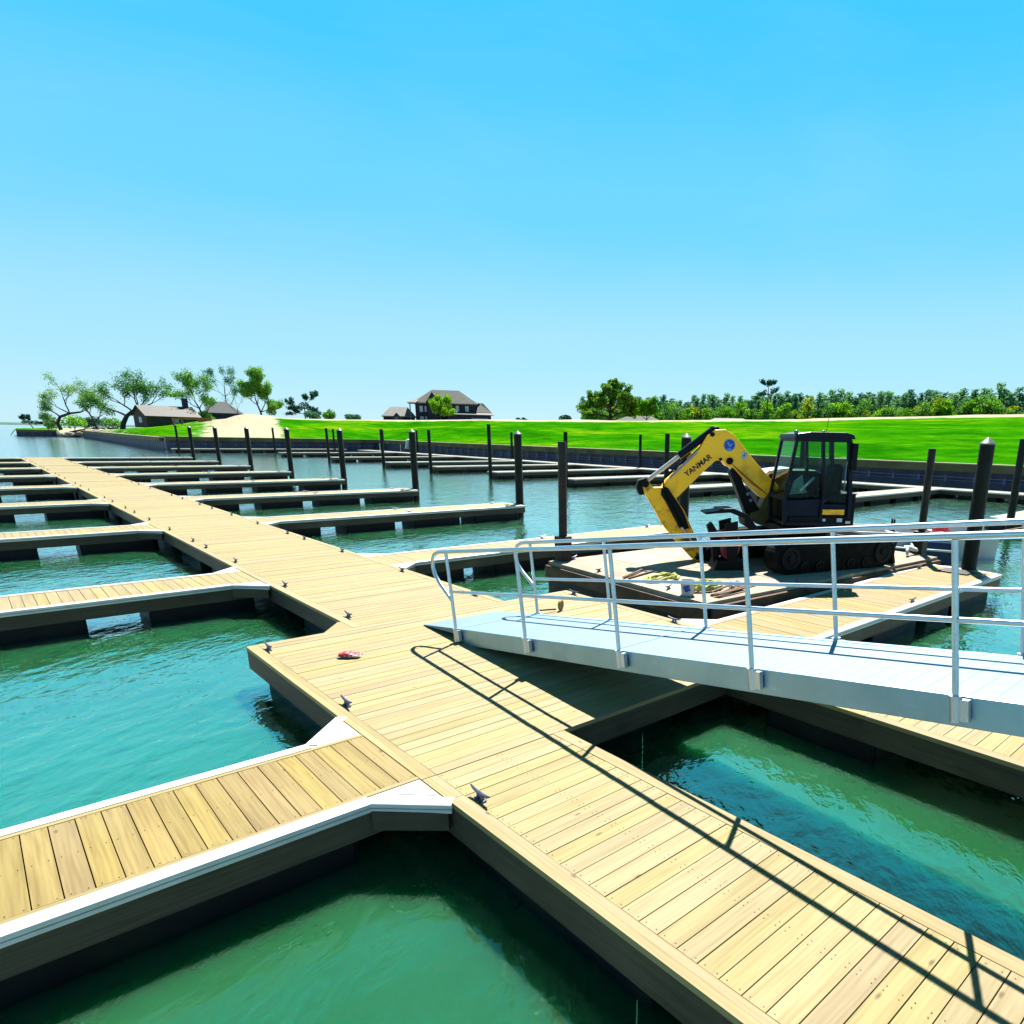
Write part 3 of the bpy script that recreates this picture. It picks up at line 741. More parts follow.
ew.location = (19.4, 103.6, 0)

# ------------------------------------------------------------------ piles
def pile(r=0.15, top=3.12, cap=True):
    t = thing('mooring_pile', None, None)
    m = MB(); m.lathe([(r, -1.6), (r * 1.01, 0.6), (r * 0.97, top)], 18); m.build('post', M['pile'], t, smooth=True, autosmooth=50)
    if cap:
        m = MB(); m.lathe([(r * 1.01, top - .03), (r * 1.04, top + .0), (r * 0.5, top + .07), (0.01, top + .12)], 18); m.build('pile_cap', M['cap'], t, smooth=True, autosmooth=30)
    return t
pc = pile()
names_r = ['closest mooring pile of the row, standing in the water right behind the raised excavator arm'] + \
          ['capped dark mooring pile at the tip of the %s right hand finger dock' % ORD[k - 1] for k in range(2, 9)]
for k in range(1, 9):
    o = pc if k == 1 else copy_tree(pc)
    o.location = (15.24, YK[k] + 0.63, 0)
    o['label'] = names_r[k - 1]; o['category'] = 'pile'; o['group'] = 'piles at the finger dock tips'
o = copy_tree(pc); o.location = (15.05, 5.24, 0)
tag(o, 'thick capped dark pile at the tip of the planked dock right of the barge', 'pile', 'piles at the finger dock tips')
pf = pile(0.13, 3.3, False)
for i, (x, y) in enumerate([(26.7, 8.1), (26.7, 17.0), (26.7, 25.3), (26.7, 33.9), (26.7, 42.5), (26.7, 51.2), (26.7, 59.8), (26.7, 72.4)]):
    o = pf if i == 0 else copy_tree(pf); o.location = (x - .05, y, 0)
    if i == 4: o.scale = (1, 1, 1.13)
    tag(o, 'thin uncapped pile at the tip of the %s far finger dock from the right' % ORD[i], 'pile', 'piles across the basin')
for i, (x, y) in enumerate([(43.0, 43.88), (43.0, 63.81), (43.0, 85.5), (43.0, 95.6)]):
    o = copy_tree(pf); o.location = (x - .2, y, 0)
    tag(o, '%s thin pile from the right standing close against the dark blue sea wall' % ORD[i], 'pile', 'piles across the basin')
for i, (x, y) in enumerate([(19.87, 103.4), (31.0, 103.4), (39.0, 103.4)]):
    o = copy_tree(pf); o.location = (x, y, 0)
    tag(o, '%s thin pile from the left at the far end dock below the sand mound' % ORD[i], 'pile', 'piles across the basin')

# ------------------------------------------------------------------ gangway
SL = 0.147; nrm = math.hypot(1, SL)
GX, GY, GZ = 4.205, 7.621, 0.664
AX = Vector((0, -1 / nrm, SL / nrm)); UP = Vector((0, SL / nrm, 1 / nrm)); SP = 1.569; GW = 1.215
gw = thing('gangway', 'sloping aluminium gangway with tube railings landing on the wooden platform', 'gangway', (GX, GY, 0))
O = Vector((0, 0, GZ))
def gp(s, x, h): return O + AX * s + UP * h + Vector((x, 0, 0))
SE = 12.6
def gbox(mb, s0, s1, x0, x1, h0, h1):
    b = len(mb.v)
    for h in (h0, h1):
        for x in (x0, x1):
            for s in (s0, s1): mb.v.append(tuple(gp(s, x, h)))
    for q in ((0, 2, 3, 1), (4, 5, 7, 6), (0, 1, 5, 4), (2, 6, 7, 3), (0, 4, 6, 2), (1, 3, 7, 5)): mb.face([b + i for i in q])
m = MB(); s = -0.12
while s < SE:
    gbox(m, s, s + 0.1485, 0.06, GW - 0.06, -0.035, -0.006); s += 0.15
gbox(m, 3.0, 3.03, .06, GW - .06, -.006, -.002)
m.build('walking_surface', M['alu_deck'], gw, bevel=0.001)
for xs, nm in ((0, 1), (GW, -1)):
    m = MB(); x0, x1 = (xs, xs + 0.055) if nm == 1 else (xs - 0.055, xs)
    b = len(m.v)
    prof = [(-0.05, 0.0), (SE, 0.0), (SE, -0.205), (0.16, -0.205), (0.06, -0.16), (-0.05, -0.075)]
    n = len(prof)
    for x in (x0, x1):
        for (s_, h) in prof: m.v.append(tuple(gp(s_, x, h)))
    m.face(list(range(n))); m.face([n + i for i in range(n)][::-1])
    for i in range(n): j = (i + 1) % n; m.face([j, i, n + i, n + j])
    m.build('side_channel', M['alu_side'], gw, bevel=0.004)
# hinged toe plate
m = MB(); b = 0
pts = [(-0.98, -0.005, -0.018), (-0.05, 0.0, -0.075)]
for x in (0.0, GW):
    for s_, h1, h0 in pts: m.v.append(tuple(gp(s_, x, h1))); m.v.append(tuple(gp(s_, x, h0)))
for q in ((0, 1, 3, 2), (4, 6, 7, 5), (0, 2, 6, 4), (1, 5, 7, 3), (0, 4, 5, 1), (2, 3, 7, 6)): m.face(q)
m.build('toe_plate', M['alu_deck'], gw, bevel=0.004)
m = MB(); m.tube([gp(-0.06, 0.02, -0.03), gp(-0.06, GW - 0.02, -0.03)], 0.022, 10); m.build('hinge', M['alu'], gw)
NP = 8
for xs, sg in ((-0.035, -1), (GW + 0.035, 1)):
    m = MB()
    loop = [(SE, 1.0), (0.0, 1.0), (-0.20, 1.0), (-0.31, 0.97), (-0.38, 0.90), (-0.395, 0.80), (-0.36, 0.70), (-0.25, 0.58), (0.0, 0.38)]
    m.tube([gp(s_, xs, h) for s_, h in loop], 0.0245, 12)
    m.tube([gp(0.0, xs, 0.49), gp(SE, xs, 0.49)], 0.019, 12)
    rail = m.build('railing', M['alu_tube'], gw, smooth=True, autosmooth=60)
    for i in range(NP):
        q = MB(); q.tube([gp(SP * i, xs, -0.12), gp(SP * i, xs, 0.98)], 0.0205, 12); q.build('post', M['alu_tube'], rail, smooth=True, autosmooth=60)
        q = MB(); q.tube([gp(SP * i, xs, -0.16), gp(SP * i, xs, 0.0)], 0.036, 14)
        q.tube([gp(SP * i, xs, 0.0), gp(SP * i, xs, 0.012)], 0.041, 14)
        gbox(q, SP * i + 0.03, SP * i + 0.085, min(xs * 1.0 - .02, xs + .02), max(xs - .02, xs + .02), -0.15, -0.01)
        q.build('post_socket', M['alu'], gw, smooth=True, autosmooth=40)

# ------------------------------------------------------------------ barge
BG = thing('work_barge', 'weathered flat deck work barge carrying the yellow excavator', 'barge', (7.90, 6.55, 0), R(-4.0))
BL, BW, BZ = 7.5, 4.55, 0.62
m = MB(); m.box(0, BL, 0, BW, -0.35, 0.50); m.build('hull', M['steel_d'], BG, bevel=0.03)
m = MB()
x = 0.0
while x < BL - .01:
    m.box(x + .004, min(BL, x + 1.22) - .004, 0.03, BW / 2 - .004, 0.503, BZ + random.uniform(-.004, .004)); m.box(x + .004, min(BL, x + 1.22) - .004, BW / 2 + .004, BW - .03, 0.503, BZ + random.uniform(-.004, .004)); x += 1.22
m.build('deck', M['barge'], BG, bevel=0.006)
m = MB(); m.bar((0.1, -.02, 0.46), (BL, -.02, 0.46), .08, .2, rn=rr()); m.bar((-.03, 0, 0.42), (-.03, BW, 0.42), .07, .24, rn=rr()); m.build('rub_rail', M['rust'], BG, bevel=.01)
m = MB(); m.box(2.9, 7.2, 0.12, 0.2, BZ + .005, BZ + .07); m.box(2.9, 7.2, .34, .42, BZ + .005, BZ + .07); m.box(2.9, 7.2, .2, .34, BZ + .01, BZ + .025); m.build('steel_channel', M['rust'], BG, bevel=.004)
for x, y in ((0.15, 3.0), (0.2, 1.1), (2.5, .18), (5.4, .55), (.5, 4.35)): cleat(BG, x, y, 0.4, BZ + .006)
for nm, (x, y), top in (('spud_a', (0.42, 4.48), 2.98), ('spud_b', (7.78, 0.65), 2.98)):
    m = MB(); m.lathe([(0.085, -1.6), (0.085, top)], 14); m.lathe([(0.03, top - .25), (0.03, top - .2)], 6, (0.09, 0, 0)); m.build('spud_pole', M['steel_d'], BG, smooth=True, autosmooth=40)
    BG.children[-1].location = (x, y, 0) if len(BG.children) else (0, 0, 0)
for o in bpy.data.objects:
    if o.name.startswith('spud_pole'): pass
sp = [o for o in bpy.data.objects if o.name.startswith('spud_pole')]
for o, (x, y) in zip(sp, ((0.30, 4.42), (7.75, 0.62))):
    o.location = (x, y, 0)
    m = MB(); m.box(x - .13, x + .13, y - .13, y + .13, 0.3, 1.12); m.box(x + .13, x + .24, y - .04, y + .04, 0.98, 1.06); m.build('spud_well', M['steel_d'], BG, bevel=.01)

def on_barge(x, y, z=0.0):
    a = R(-4.0); return (7.90 + x * math.cos(a) - y * math.sin(a), 6.55 + x * math.sin(a) + y * math.cos(a), BZ + z)
# rope heap
def coil(n, rad, ht, seed, thick=.016):
    rng = random.Random(seed); pts = []
    for i in range(n):
        a = i * 0.55; r_ = rad * (0.55 + .45 * rng.random())
        pts.append((r_ * math.cos(a) * 1.5, r_ * math.sin(a) * .8, .02 + ht * rng.random() * (1 - i / n * .3)))
    return pts
m = MB(); m.tube(coil(120, 0.26, 0.12, 3), .019, 6); o = m.build('rope_coil', M['rope_y'], smooth=True); o.location = on_barge(0.72, 0.72)
tag(o, 'tangled heap of yellow rope on the near corner of the barge', 'rope')
m = MB(); m.tube(coil(60, 0.30, 0.08, 9), .017, 6); o = m.build('rope_coil', M['rope_y'], smooth=True); o.location = on_barge(0.62, 1.75)
tag(o, 'smaller yellow rope heap behind the railing on the barge, nearer the excavator arm', 'rope')
m = MB(); m.tube(coil(50, 0.25, 0.06, 12), .013, 6); o = m.build('rope_coil', M['rope_w'], smooth=True); o.location = on_barge(1.45, 0.55)
tag(o, 'loose pale rope lying beside the yellow rope on the barge', 'rope')
# white bucket with blue marks
bk = thing('bucket', 'small white bucket with blue marks standing at the barge edge', 'bucket', on_barge(0.18, 0.62))
m = MB(); m.lathe([(.10, 0), (.125, .22), (.135, .225), (.135, .245), (.12, .245), (.115, .23), (.09, .02)], 18); m.build('pail', M['white'], bk, smooth=True, autosmooth=30)
m = MB()
for a, z, r_ in ((200, .14, .03), (222, .16, .026), (212, .10, .028), (236, .11, .02)):
    t_ = R(a); cx, cy = .119 * math.cos(t_), .119 * math.sin(t_)
    m.bar((cx, cy, z), (cx * 1.03, cy * 1.03, z), r_ * 2, r_ * 2)
m.build('print', M['blue'], bk)
m = MB(); m.tube([(-.13, 0, .23), (-.1, .05, .15), (0, .13, .08), (.1, .05, .15), (.13, 0, .23)], .004, 6); m.build('handle', M['galv'], bk)
# rusty scraps
for i, (x, y, rz, lb) in enumerate([(0.75, .28, .1, 'rusty steel offcuts lying on the near barge corner'), (.45, 2.35, .3, 'rust red pry bar lying on the barge left of the yellow ropes')]):
    rng = random.Random(i); m = MB()
    for k in range(5 if i == 0 else 2):
        y0 = rng.uniform(-.12, .12); m.bar((-.4 + .1 * rng.random(), y0, .02 + .012 * k), (.35 + .2 * rng.random(), y0 + rng.uniform(-.12, .12), .025 + .012 * k), .05, .02, rn=rr())
    o = m.build('scrap_steel' if i == 0 else 'pry_bar', M['rust'], bevel=.003); o.location = on_barge(x, y); o.rotation_euler = (0, 0, rz); tag(o, lb, 'scrap' if i == 0 else 'bar')
# winch / plate machine between arm and tracks
wn = thing('winch', 'black and dark red winch with a wide top plate, left of the excavator tracks', 'winch', (10.55, 8.28, BZ), R(142)); wn.scale = (.85, 1, 1.2)
m = MB(); m.prism([(-.38, 0), (.38, 0), (.30, .16), (-.30, .16)], -.3, .3); m.build('base', M['black'], wn, bevel=.01)
m = MB(); m.lathe([(.24, -.22), (.24, -.17), (.15, -.165), (.15, .165), (.24, .17), (.24, .22)], 20, (0, 0, .40), axis='y'); m.build('drum', M['red'], wn, smooth=True, autosmooth=30)
m = MB(); m.prism([(-.16, .14), (.05, .14), (.17, .75), (-.12, .80)], -.31, -.25); m.prism([(-.16, .14), (.05, .14), (.17, .75), (-.12, .80)], .25, .31); m.build('side_plate', M['black'], wn, bevel=.006)
m = MB(); m.prism([(-.62, .60), (-.32, .72), (-.28, .84), (.05, .93), (.30, .92), (.62, .90), (.62, .93), (.32, .96), (.30, .99), (-.02, 1.0), (-.36, .90), (-.66, .64)], -.26, .26); m.build('top_plate', M['black'], wn, bevel=.008)
m = MB(); m.prism([(.20, .1), (.34, .1), (.40, .45), (.52, .70), (.42, .76), (.26, .60), (.22, .42)], -.10, .06); m.build('claw', M['black'], wn, bevel=.01)

# ------------------------------------------------------------------ excavator
EXC = Vector((12.5, 7.7, BZ))
hu = math.atan2(.61, -.79)      # heading of the upper body
hl = math.atan2(.30, -.95)      # heading of the tracks
ex = thing('excavator', 'yellow and black mini excavator with its arm folded down on the barge', 'excavator', EXC, hu)
def lrot(mb):   # track parts are turned relative to the upper body
    a = hl - hu; c, s_ = math.cos(a), math.sin(a)
    mb.v = [((x + .15) * c - y * s_, (x + .15) * s_ + y * c, z) for x, y, z in mb.v]; return mb
for yc in (.93, -.93):
    prof = []
    for k in range(13):
        a = math.pi / 2 + math.pi * k / 12; prof.append((-1.18 + .31 * math.cos(a), .32 + .31 * math.sin(a)))
    for k in range(13):
        a = -math.pi / 2 + math.pi * k / 12; prof.append((1.20 + .31 * math.cos(a), .32 + .31 * math.sin(a)))
    m = MB(); m.prism(prof, yc - .21, yc + .21)
    # lugs
    n = len(prof)
    for i in range(n):
        p, q = Vector(prof[i]), Vector(prof[(i + 1) % n]); d = (q - p); L_ = d.length; steps = max(1, int(L_ / .12)); d.normalize(); nn = Vector((d.y, -d.x))
        for s_ in range(steps):
            c_ = p + d * (L_ * (s_ + .5) / steps) + nn * -.012
            cc = p + d * (L_ * (s_ + .5) / steps)
            o1 = cc - nn * -.0
            m.bar((cc.x - nn.x * .03, yc - .21, cc.y - nn.y * .03), (cc.x - nn.x * .03, yc + .21, cc.y - nn.y * .03), .05, .07, (nn.x, 0, nn.y))
    tr = lrot(m).build('track', M['rubber'], ex, bevel=.008)
    side = 1 if yc > 0 else -1
    for (wx, wz, wr) in ((-1.18, .32, .23), (1.20, .32, .22), (-.72, .14, .10), (-.32, .14, .10), (.08, .14, .10), (.48, .14, .10), (.86, .14, .10), (0, .56, .07)):
        m = MB(); m.lathe([(wr, -.02), (wr, .03), (wr * .7, .035), (wr * .6, .015), (wr * .3, .02), (wr * .28, .05), (0.01, .05)], 16, (0, 0, 0), axis='y')
        if side < 0: m.v = [(x, -y, z) for x, y, z in m.v]
        m.v = [(x + wx, y + yc + side * .212, z + wz) for x, y, z in m.v]
        lrot(m).build('wheel', M['black'], tr, smooth=True, autosmooth=30)
m = MB(); m.box(-.8, .8, -.72, .72, .25, .58); m.lathe([(.5, .58), (.5, .72)], 24); lrot(m).build('undercarriage', M['black'], ex, bevel=.015)
# dozer blade at the rear
m = MB(); m.prism([(-1.75, .02), (-1.68, .0), (-1.60, .2), (-1.62, .42), (-1.70, .52), (-1.75, .5), (-1.70, .36), (-1.69, .2)], -1.12, 1.0)
m.bar((-1.65, .45, .22), (-.8, .40, .36), .1, .14); m.bar((-1.65, -.45, .22), (-.8, -.40, .36), .1, .14); lrot(m).build('dozer_blade', M['black'], ex, bevel=.01)
# upper body
def arc(cx, cy, r, a0, a1, n): return [(cx + r * math.cos(R(a0 + (a1 - a0) * i / n)), cy + r * math.sin(R(a0 + (a1 - a0) * i / n))) for i in range(n + 1)]
base = [(.95, -.98), (.95, 1.02), (.60, 1.06)] + arc(.42, 0, 1.06, 95, 265, 16) + [(.60, -1.06)]
m = MB(); m.prism(base, .72, .86, axis='z'); m.build('turntable', M['black'], ex, bevel=.01)
m = MB(); m.prism(arc(.38, 0, 1.02, 118, 258, 16) + [(-.22, -1.03), (-.22, -.2), (-.52, -.1), (-.55, 1.0)], .88, 1.5, axis='z'); m.build('counterweight', M['black'], ex, bevel=.05)
m = MB()
prof = [(-.45, .88), (.98, .88), (1.04, 1.30), (.98, 1.62), (.80, 1.80), (.45, 1.88), (-.2, 1.88), (-.38, 1.80), (-.45, 1.5)]
m.prism(prof, -1.04, -.34); m.build('engine_hood', M['black'], ex, bevel=.05)
m = MB(); m.prism([(.60, 1.70), (.93, 1.64), (1.0, 1.52), (1.05, 1.53), (.99, 1.72), (.80, 1.87), (.35, 1.93), (.30, 1.86)], -1.02, -.36); m.build('hood_panel', M['white'], ex, bevel=.02)
m = MB(); m.box(-.30, .14, 1.052, 1.075, 1.10, 1.20); m.build('side_stripe', M['yellow'], ex, bevel=.005)
m = MB(); m.box(-.42, .80, .98, 1.05, .87, 1.06); m.box(-.46, -.32, .85, 1.07, .86, 1.02); m.build('step_plate', M['black'], ex, bevel=.01)
m = MB(); m.box(-.28, -.17, 1.052, 1.06, .95, 1.03); m.box(0.06, .12, 1.052, 1.06, .97, 1.02); m.box(-.44, -.34, 1.072, 1.08, .93, .98); m.build('decal', M['white'], ex)
# cab
cab = MB()
y0, y1 = .06, 1.04
A0, A1, B0, B1, Z2, Z1 = (.88, .88), (.93, 1.40), (-.46, .88), (-.34, 2.50), 2.56, 2.50
def cbar(p, q, w=.075, h=.075):
    for yy_ in (y0 + .04, y1 - .04): cab.bar((p[0], yy_, p[1]), (q[0], yy_, q[1]), w, h, (0, 1, 0))
cbar((.86, .88), (.90, 1.42), .07, .08); cbar((.90, 1.40), (.74, 2.50), .06, .08); cbar((-.42, .88), (-.40, 1.5), .08, .12); cbar((-.40, 1.48), (-.30, 2.50), .08, .11)
cbar((.17, .90), (.13, 1.5), .06, .12); cbar((.13, 1.5), (.23, 2.50), .05, .12)
cbar((.76, 2.50), (-.32, 2.50), .08, .09); cbar((.86, .92), (-.42, .92), .08, .14)
for (x, z) in ((.74, 2.50), (.90, 1.40), (.86, .92), (-.31, 2.50), (-.40, 1.45), (-.42, .92)): cab.bar((x, y0 + .04, z), (x, y1 - .04, z), .07, .07)
cab.box(-.44, -.40, y0 + .05, y1 - .05, .95, 1.45)
cab.prism([(.16, .98), (.84, .98), (.88, 1.36), (.15, 1.40)], y1 - .055, y1 - .03)
cab.prism([(-.40, .98), (.10, .98), (.10, 1.30), (-.40, 1.30)], y1 - .055, y1 - .03)
cabo = cab.build('cab', M['navy'], ex, bevel=.012)
m = MB(); m.prism([(.80, 2.52), (.76, 2.60), (.5, 2.64), (-.2, 2.64), (-.36, 2.60), (-.40, 2.52)], y0 - .02, y1 + .02); m.build('roof', M['navy'], cabo, bevel=.02)
m = MB()
m.prism([(.20, 1.42), (.87, 1.42), (.72, 2.46), (.28, 2.46)], y1 - .05, y1 - .043)
m.prism([(-.36, 1.34), (.09, 1.34), (.19, 2.46), (-.27, 2.46)], y1 - .05, y1 - .043)
m.prism([(-.36, 1.34), (.87, 1.42), (.72, 2.46), (-.27, 2.46)], y0 + .043, y0 + .05)
b = len(m.v); m.v += [(.905, y0 + .08, 1.43), (.905, y1 - .08, 1.43), (.75, y1 - .08, 2.46), (.75, y0 + .08, 2.46)]; m.face([b, b + 1, b + 2, b + 3])
m.build('window', M['glass'], cabo)
m = MB(); m.prism([(-.30, 1.0), (.22, 1.0), (.25, 1.30), (-.1, 1.34), (-.16, 2.02), (-.26, 2.06), (-.34, 1.98)], .34, .80); m.build('seat', M['seat'], cabo, bevel=.04)
m = MB(); m.prism([(.45, .95), (.80, .95), (.82, 1.55), (.70, 1.68), (.50, 1.50)], .30, .80); m.bar((.4, .32, 1.4), (.34, .32, 1.66), .04, .04); m.bar((.4, .84, 1.4), (.34, .84, 1.66), .04, .04); m.build('console', M['black'], cabo, bevel=.02)
m = MB(); m.bar((.60, 1.0, 1.55), (.33, .97, 1.80), .03, .05); m.prism([(.40, 1.50), (.75, 1.46), (.68, 1.72), (.52, 1.84), (.48, 1.66)], .82, .86); m.build('control_panel', simple('grey_plastic', (.10, .22, .22), .4, var=.4, scale=8, bmp=0), cabo, bevel=.008)
m = MB(); m.tube([(-.24, y1 + .02, 1.55), (-.24, y1 + .06, 1.6), (-.24, y1 + .06, 2.1), (-.24, y1 + .02, 2.15)], .012, 6); m.build('handle', M['galv'], cabo)
m = MB()
for x in (.77, .24): m.lathe([(.03, 0), (.042, .02), (.036, .06), (.012, .07)], 12, (x, y1 - .04, 2.60)); m.tube([(x, y1 - .06, 2.58), (x, y1 - .06, 2.65)], .015, 6)
m.build('lamp', M['galv'], cabo, smooth=True)
m = MB(); m.tube([(.16, y1 - .1, 2.62), (.12, y1 - .1, 2.98)], .005, 5); m.build('antenna', M['black'], cabo)
m = MB(); m.box(-.43, -.33, y1 + .02, y1 + .10, 1.95, 2.45); m.bar((-.36, y1, 2.3), (-.37, y1 + .06, 2.3), .03, .03); m.build('mirror', M['black'], cabo, bevel=.01)
# swing bracket
m = MB(); m.prism([(.78, .80), (1.10, .78), (1.30, .90), (1.28, 1.02), (1.10, 1.06), (1.02, 1.30), (.86, 1.50), (.68, 1.50), (.66, 1.2)], -.26, .06); m.build('swing_bracket', simple('olive_paint', (.07, .055, .008), .6, var=.4, scale=3, bmp=.2), ex, bevel=.02)
# boom
YB = -.1
outer = [(3.20, 1.44), (3.05, 1.62), (2.78, 1.86), (2.40, 2.24), (2.26, 2.48), (2.10, 2.60), (1.90, 2.61), (1.72, 2.52), (1.60, 2.40), (1.30, 2.06), (.98, 1.74), (.72, 1.52), (.66, 1.40), (.74, 1.30), (.90, 1.30), (1.10, 1.40), (1.40, 1.66), (1.68, 1.95), (1.76, 1.97), (1.84, 2.0), (1.92, 2.10), (2.06, 2.10), (2.30, 1.88), (2.60, 1.58), (2.86, 1.32), (3.02, 1.28), (3.16, 1.32)]
cxo, czo = 1.95, 1.9
outer = [(x, z + (.05 if k_ in range(1, 12) else -.045)) for k_, (x, z) in enumerate(outer)]
m = MB(); m.prism(outer, YB - .13, YB + .13); boom = m.build('boom', M['yellow'], ex, bevel=.012)
m = MB()
for sx in (YB + .131,): m.prism([(1.62, 1.88), (1.78, 2.04), (1.30, 1.60), (.85, 1.33), (.80, 1.38)][:4], sx, sx + .012)
m.build('reinforcing_plate', simple('orange_paint', (.42, .15, .01), .5, var=.2, bmp=0), boom)
m = MB()
for (x, z, r_) in ((1.78, 2.05, .07), (1.97, 2.08, .03), (.76, 1.42, .07), (3.08, 1.46, .06), (2.16, 2.56, .045)):
    m = MB(); m.lathe([(r_, -.17), (r_, .17)], 14, (x, YB, z), axis='y'); m.build('pivot_pin', M['black'], boom, smooth=True, autosmooth=40)
# round emblem on the boom side
def disc(mb, x, z, r_, y, th=.003, n=24, sx=1, sz=1): mb.prism([(x + r_ * sx * math.cos(2 * math.pi * i / n), z + r_ * sz * math.sin(2 * math.pi * i / n)) for i in range(n)], y, y + th)
sy = YB + .132
m = MB(); disc(m, 1.80, 2.36, .125, sy); m.build('emblem_ring', M['cream'], boom)
m = MB(); disc(m, 1.80, 2.36, .105, sy + .004); em = m.build('emblem', M['blue'], boom)
m = MB(); m.prism([(1.86, 2.41), (1.83, 2.43), (1.76, 2.34), (1.78, 2.31)], sy + .008, sy + .010); m.prism([(1.82, 2.33), (1.80, 2.36), (1.73, 2.40), (1.74, 2.36)], sy + .011, sy + .013); disc(m, 1.80, 2.28, .03, sy + .008, sx=1.7, sz=.6); m.build('emblem_mark', M['lblue'], boom)
m = MB(); m.prism([(1.42, 2.12), (1.50, 2.07), (1.55, 2.13), (1.53, 2.23), (1.45, 2.25), (1.41, 2.20)], sy, sy + .004); m.build('sticker', M['white'], boom)
m = MB(); disc(m, 1.485, 2.16, .02, sy + .005); disc(m, 1.475, 2.20, .014, sy + .005); m.build('sticker_mark', M['blue'], boom)
# maker's name in block letters along the front half of the boom
fc = bpy.data.curves.new('lettering', 'FONT'); fc.body = 'YANMAR'; fc.size = .155; fc.extrude = .002; fc.align_x = 'CENTER'; fc.align_y = 'CENTER'; fc.offset = .004
fo = bpy.data.objects.new('lettering_tmp', fc); C.objects.link(fo)
bpy.context.view_layer.update()
dg = bpy.context.evaluated_depsgraph_get(); lm = bpy.data.meshes.new_from_object(fo.evaluated_get(dg)); bpy.data.objects.remove(fo)
lm.materials.clear(); lm.materials.append(M['print'])
lo = bpy.data.objects.new('lettering', lm); C.objects.link(lo); lo.parent = boom
# text x axis runs towards -x (seen from the left side, forward is to the left), rising to the right
tx = Vector((-(2.76 - 2.12), 0, (2.10 - 1.62))).normalized(); ty = Vector((0, 1, 0)).cross(tx) * -1; ty = tx.cross(Vector((0, 1, 0))) * -1
tz = Vector((0, 1, 0)); ty = tz.cross(tx)
lo.matrix_local = Matrix([[tx.x, ty.x, tz.x, 2.42], [tx.y, ty.y, tz.y, sy + .003], [tx.z, ty.z, tz.z, 1.95], [0, 0, 0, 1]])
# arm cylinder on top of the boom
m = MB(); m.tube([(2.10, YB, 2.66), (2.80, YB, 2.13)], .078, 14); m.tube([(2.16, YB, 2.61), (2.02, YB, 2.66)], .07, 12); m.prism([(1.94, 2.58), (2.24, 2.50), (2.18, 2.70), (2.02, 2.70)], YB - .08, YB - .05); m.prism([(1.94, 2.58), (2.24, 2.50), (2.18, 2.70), (2.02, 2.70)], YB + .05, YB + .08)
m.build('arm_cylinder', M['navy'], boom, smooth=True, autosmooth=40)
m = MB(); m.tube([(2.78, YB, 2.14), (3.44, YB, 1.63)], .042, 12); m.build('cylinder_rod', M['white'], boom, smooth=True, autosmooth=40)
m = MB()
for dy, z_ in ((.09, 0), (.07, .03), (.11, .05)):
    m.tube([(2.30, YB + dy, 2.36 + z_), (2.65, YB + dy, 2.02 + z_), (2.95, YB + dy, 1.80 + z_), (3.12, YB + dy + .05, 1.66), (3.12, YB + dy + .1, 1.40), (2.95, YB + dy + .06, 1.10)], .013, 6)
m.build('hose', M['rubber'], boom, smooth=True)
m = MB(); m.tube([(2.45, YB + .14, 2.24), (3.0, YB + .14, 1.72)], .012, 6); m.tube([(2.45, YB + .14, 2.20), (3.0, YB + .14, 1.68)], .012, 6); m.build('hard_line', M['cream'], boom)
# boom lift cylinder
m = MB(); m.tube([(1.80, YB, 2.02), (1.66, YB, 1.84)], .035, 12); m.build('cylinder_rod', M['chrome'], ex, smooth=True, autosmooth=40)
m = MB(); m.tube([(1.68, YB, 1.86), (1.20, YB, .96)], .10, 14); m.prism([(1.70, 1.92), (1.76, 1.84), (1.34, .92), (1.20, .84), (1.08, .90), (1.10, 1.10)], YB - .13, YB + .13); m.build('boom_cylinder', M['black'], ex, bevel=.01)
m = MB()
for x, z in ((1.36, 1.40), (1.29, 1.27)): disc(m, x, z, .035, YB + .132)
disc(m, 1.20, .93, .05, YB + .132); m.build('bolt', M['galv'], ex)
# arm (stick)
st = [(3.60, 1.56), (3.50, 1.66), (3.38, 1.62), (3.28, 1.50), (3.05, 1.52), (2.94, 1.44), (2.86, 1.25), (2.70, 1.02), (2.55, .72), (2.42, .45), (2.28, .12), (2.26, .02), (2.34, -.0), (2.44, .06), (2.86, .50), (3.10, .80), (3.22, 1.02), (3.46, 1.40)]
st = [(x + (.035 if k_ < 4 or k_ > 13 else -.045 if 4 <= k_ <= 9 else .03), z) for k_, (x, z) in enumerate(st)]
m = MB(); m.prism(st, YB - .115, YB + .115); arm = m.build('arm', M['yellow_worn'], ex, bevel=.012)
m = MB()
for (x, z, r_) in ((3.48, 1.58, .075), (3.08, 1.42, .06), (2.36, .08, .05)):
    m = MB(); m.lathe([(r_, -.15), (r_, .15)], 14, (x, YB, z), axis='y'); m.build('pivot_pin', M['black'], arm, smooth=True, autosmooth=40)
m = MB(); m.prism([(3.44, 1.70), (3.62, 1.64), (3.66, 1.50), (3.60, 1.36), (3.50, 1.36), (3.54, 1.52)], YB - .13, YB + .13)
m.build('arm_bracket', M['black'], arm, smooth=True, autosmooth=40)
m = MB(); m.tube([(3.12, YB + .15, 1.42), (2.72, YB + .15, .72)], .05, 12); m.prism([(3.16, 1.50), (3.02, 1.50), (2.70, 1.05), (2.56, .70), (2.66, .66), (2.90, 1.0), (3.16, 1.36)], YB + .118, YB + .16)
m.build('bucket_cylinder', M['black'], arm, bevel=.006)
m = MB(); m.tube([(2.72, YB + .15, .72), (2.42, YB + .15, .34)], .024, 10); m.build('cylinder_rod', M['chrome'], arm, smooth=True, autosmooth=40)
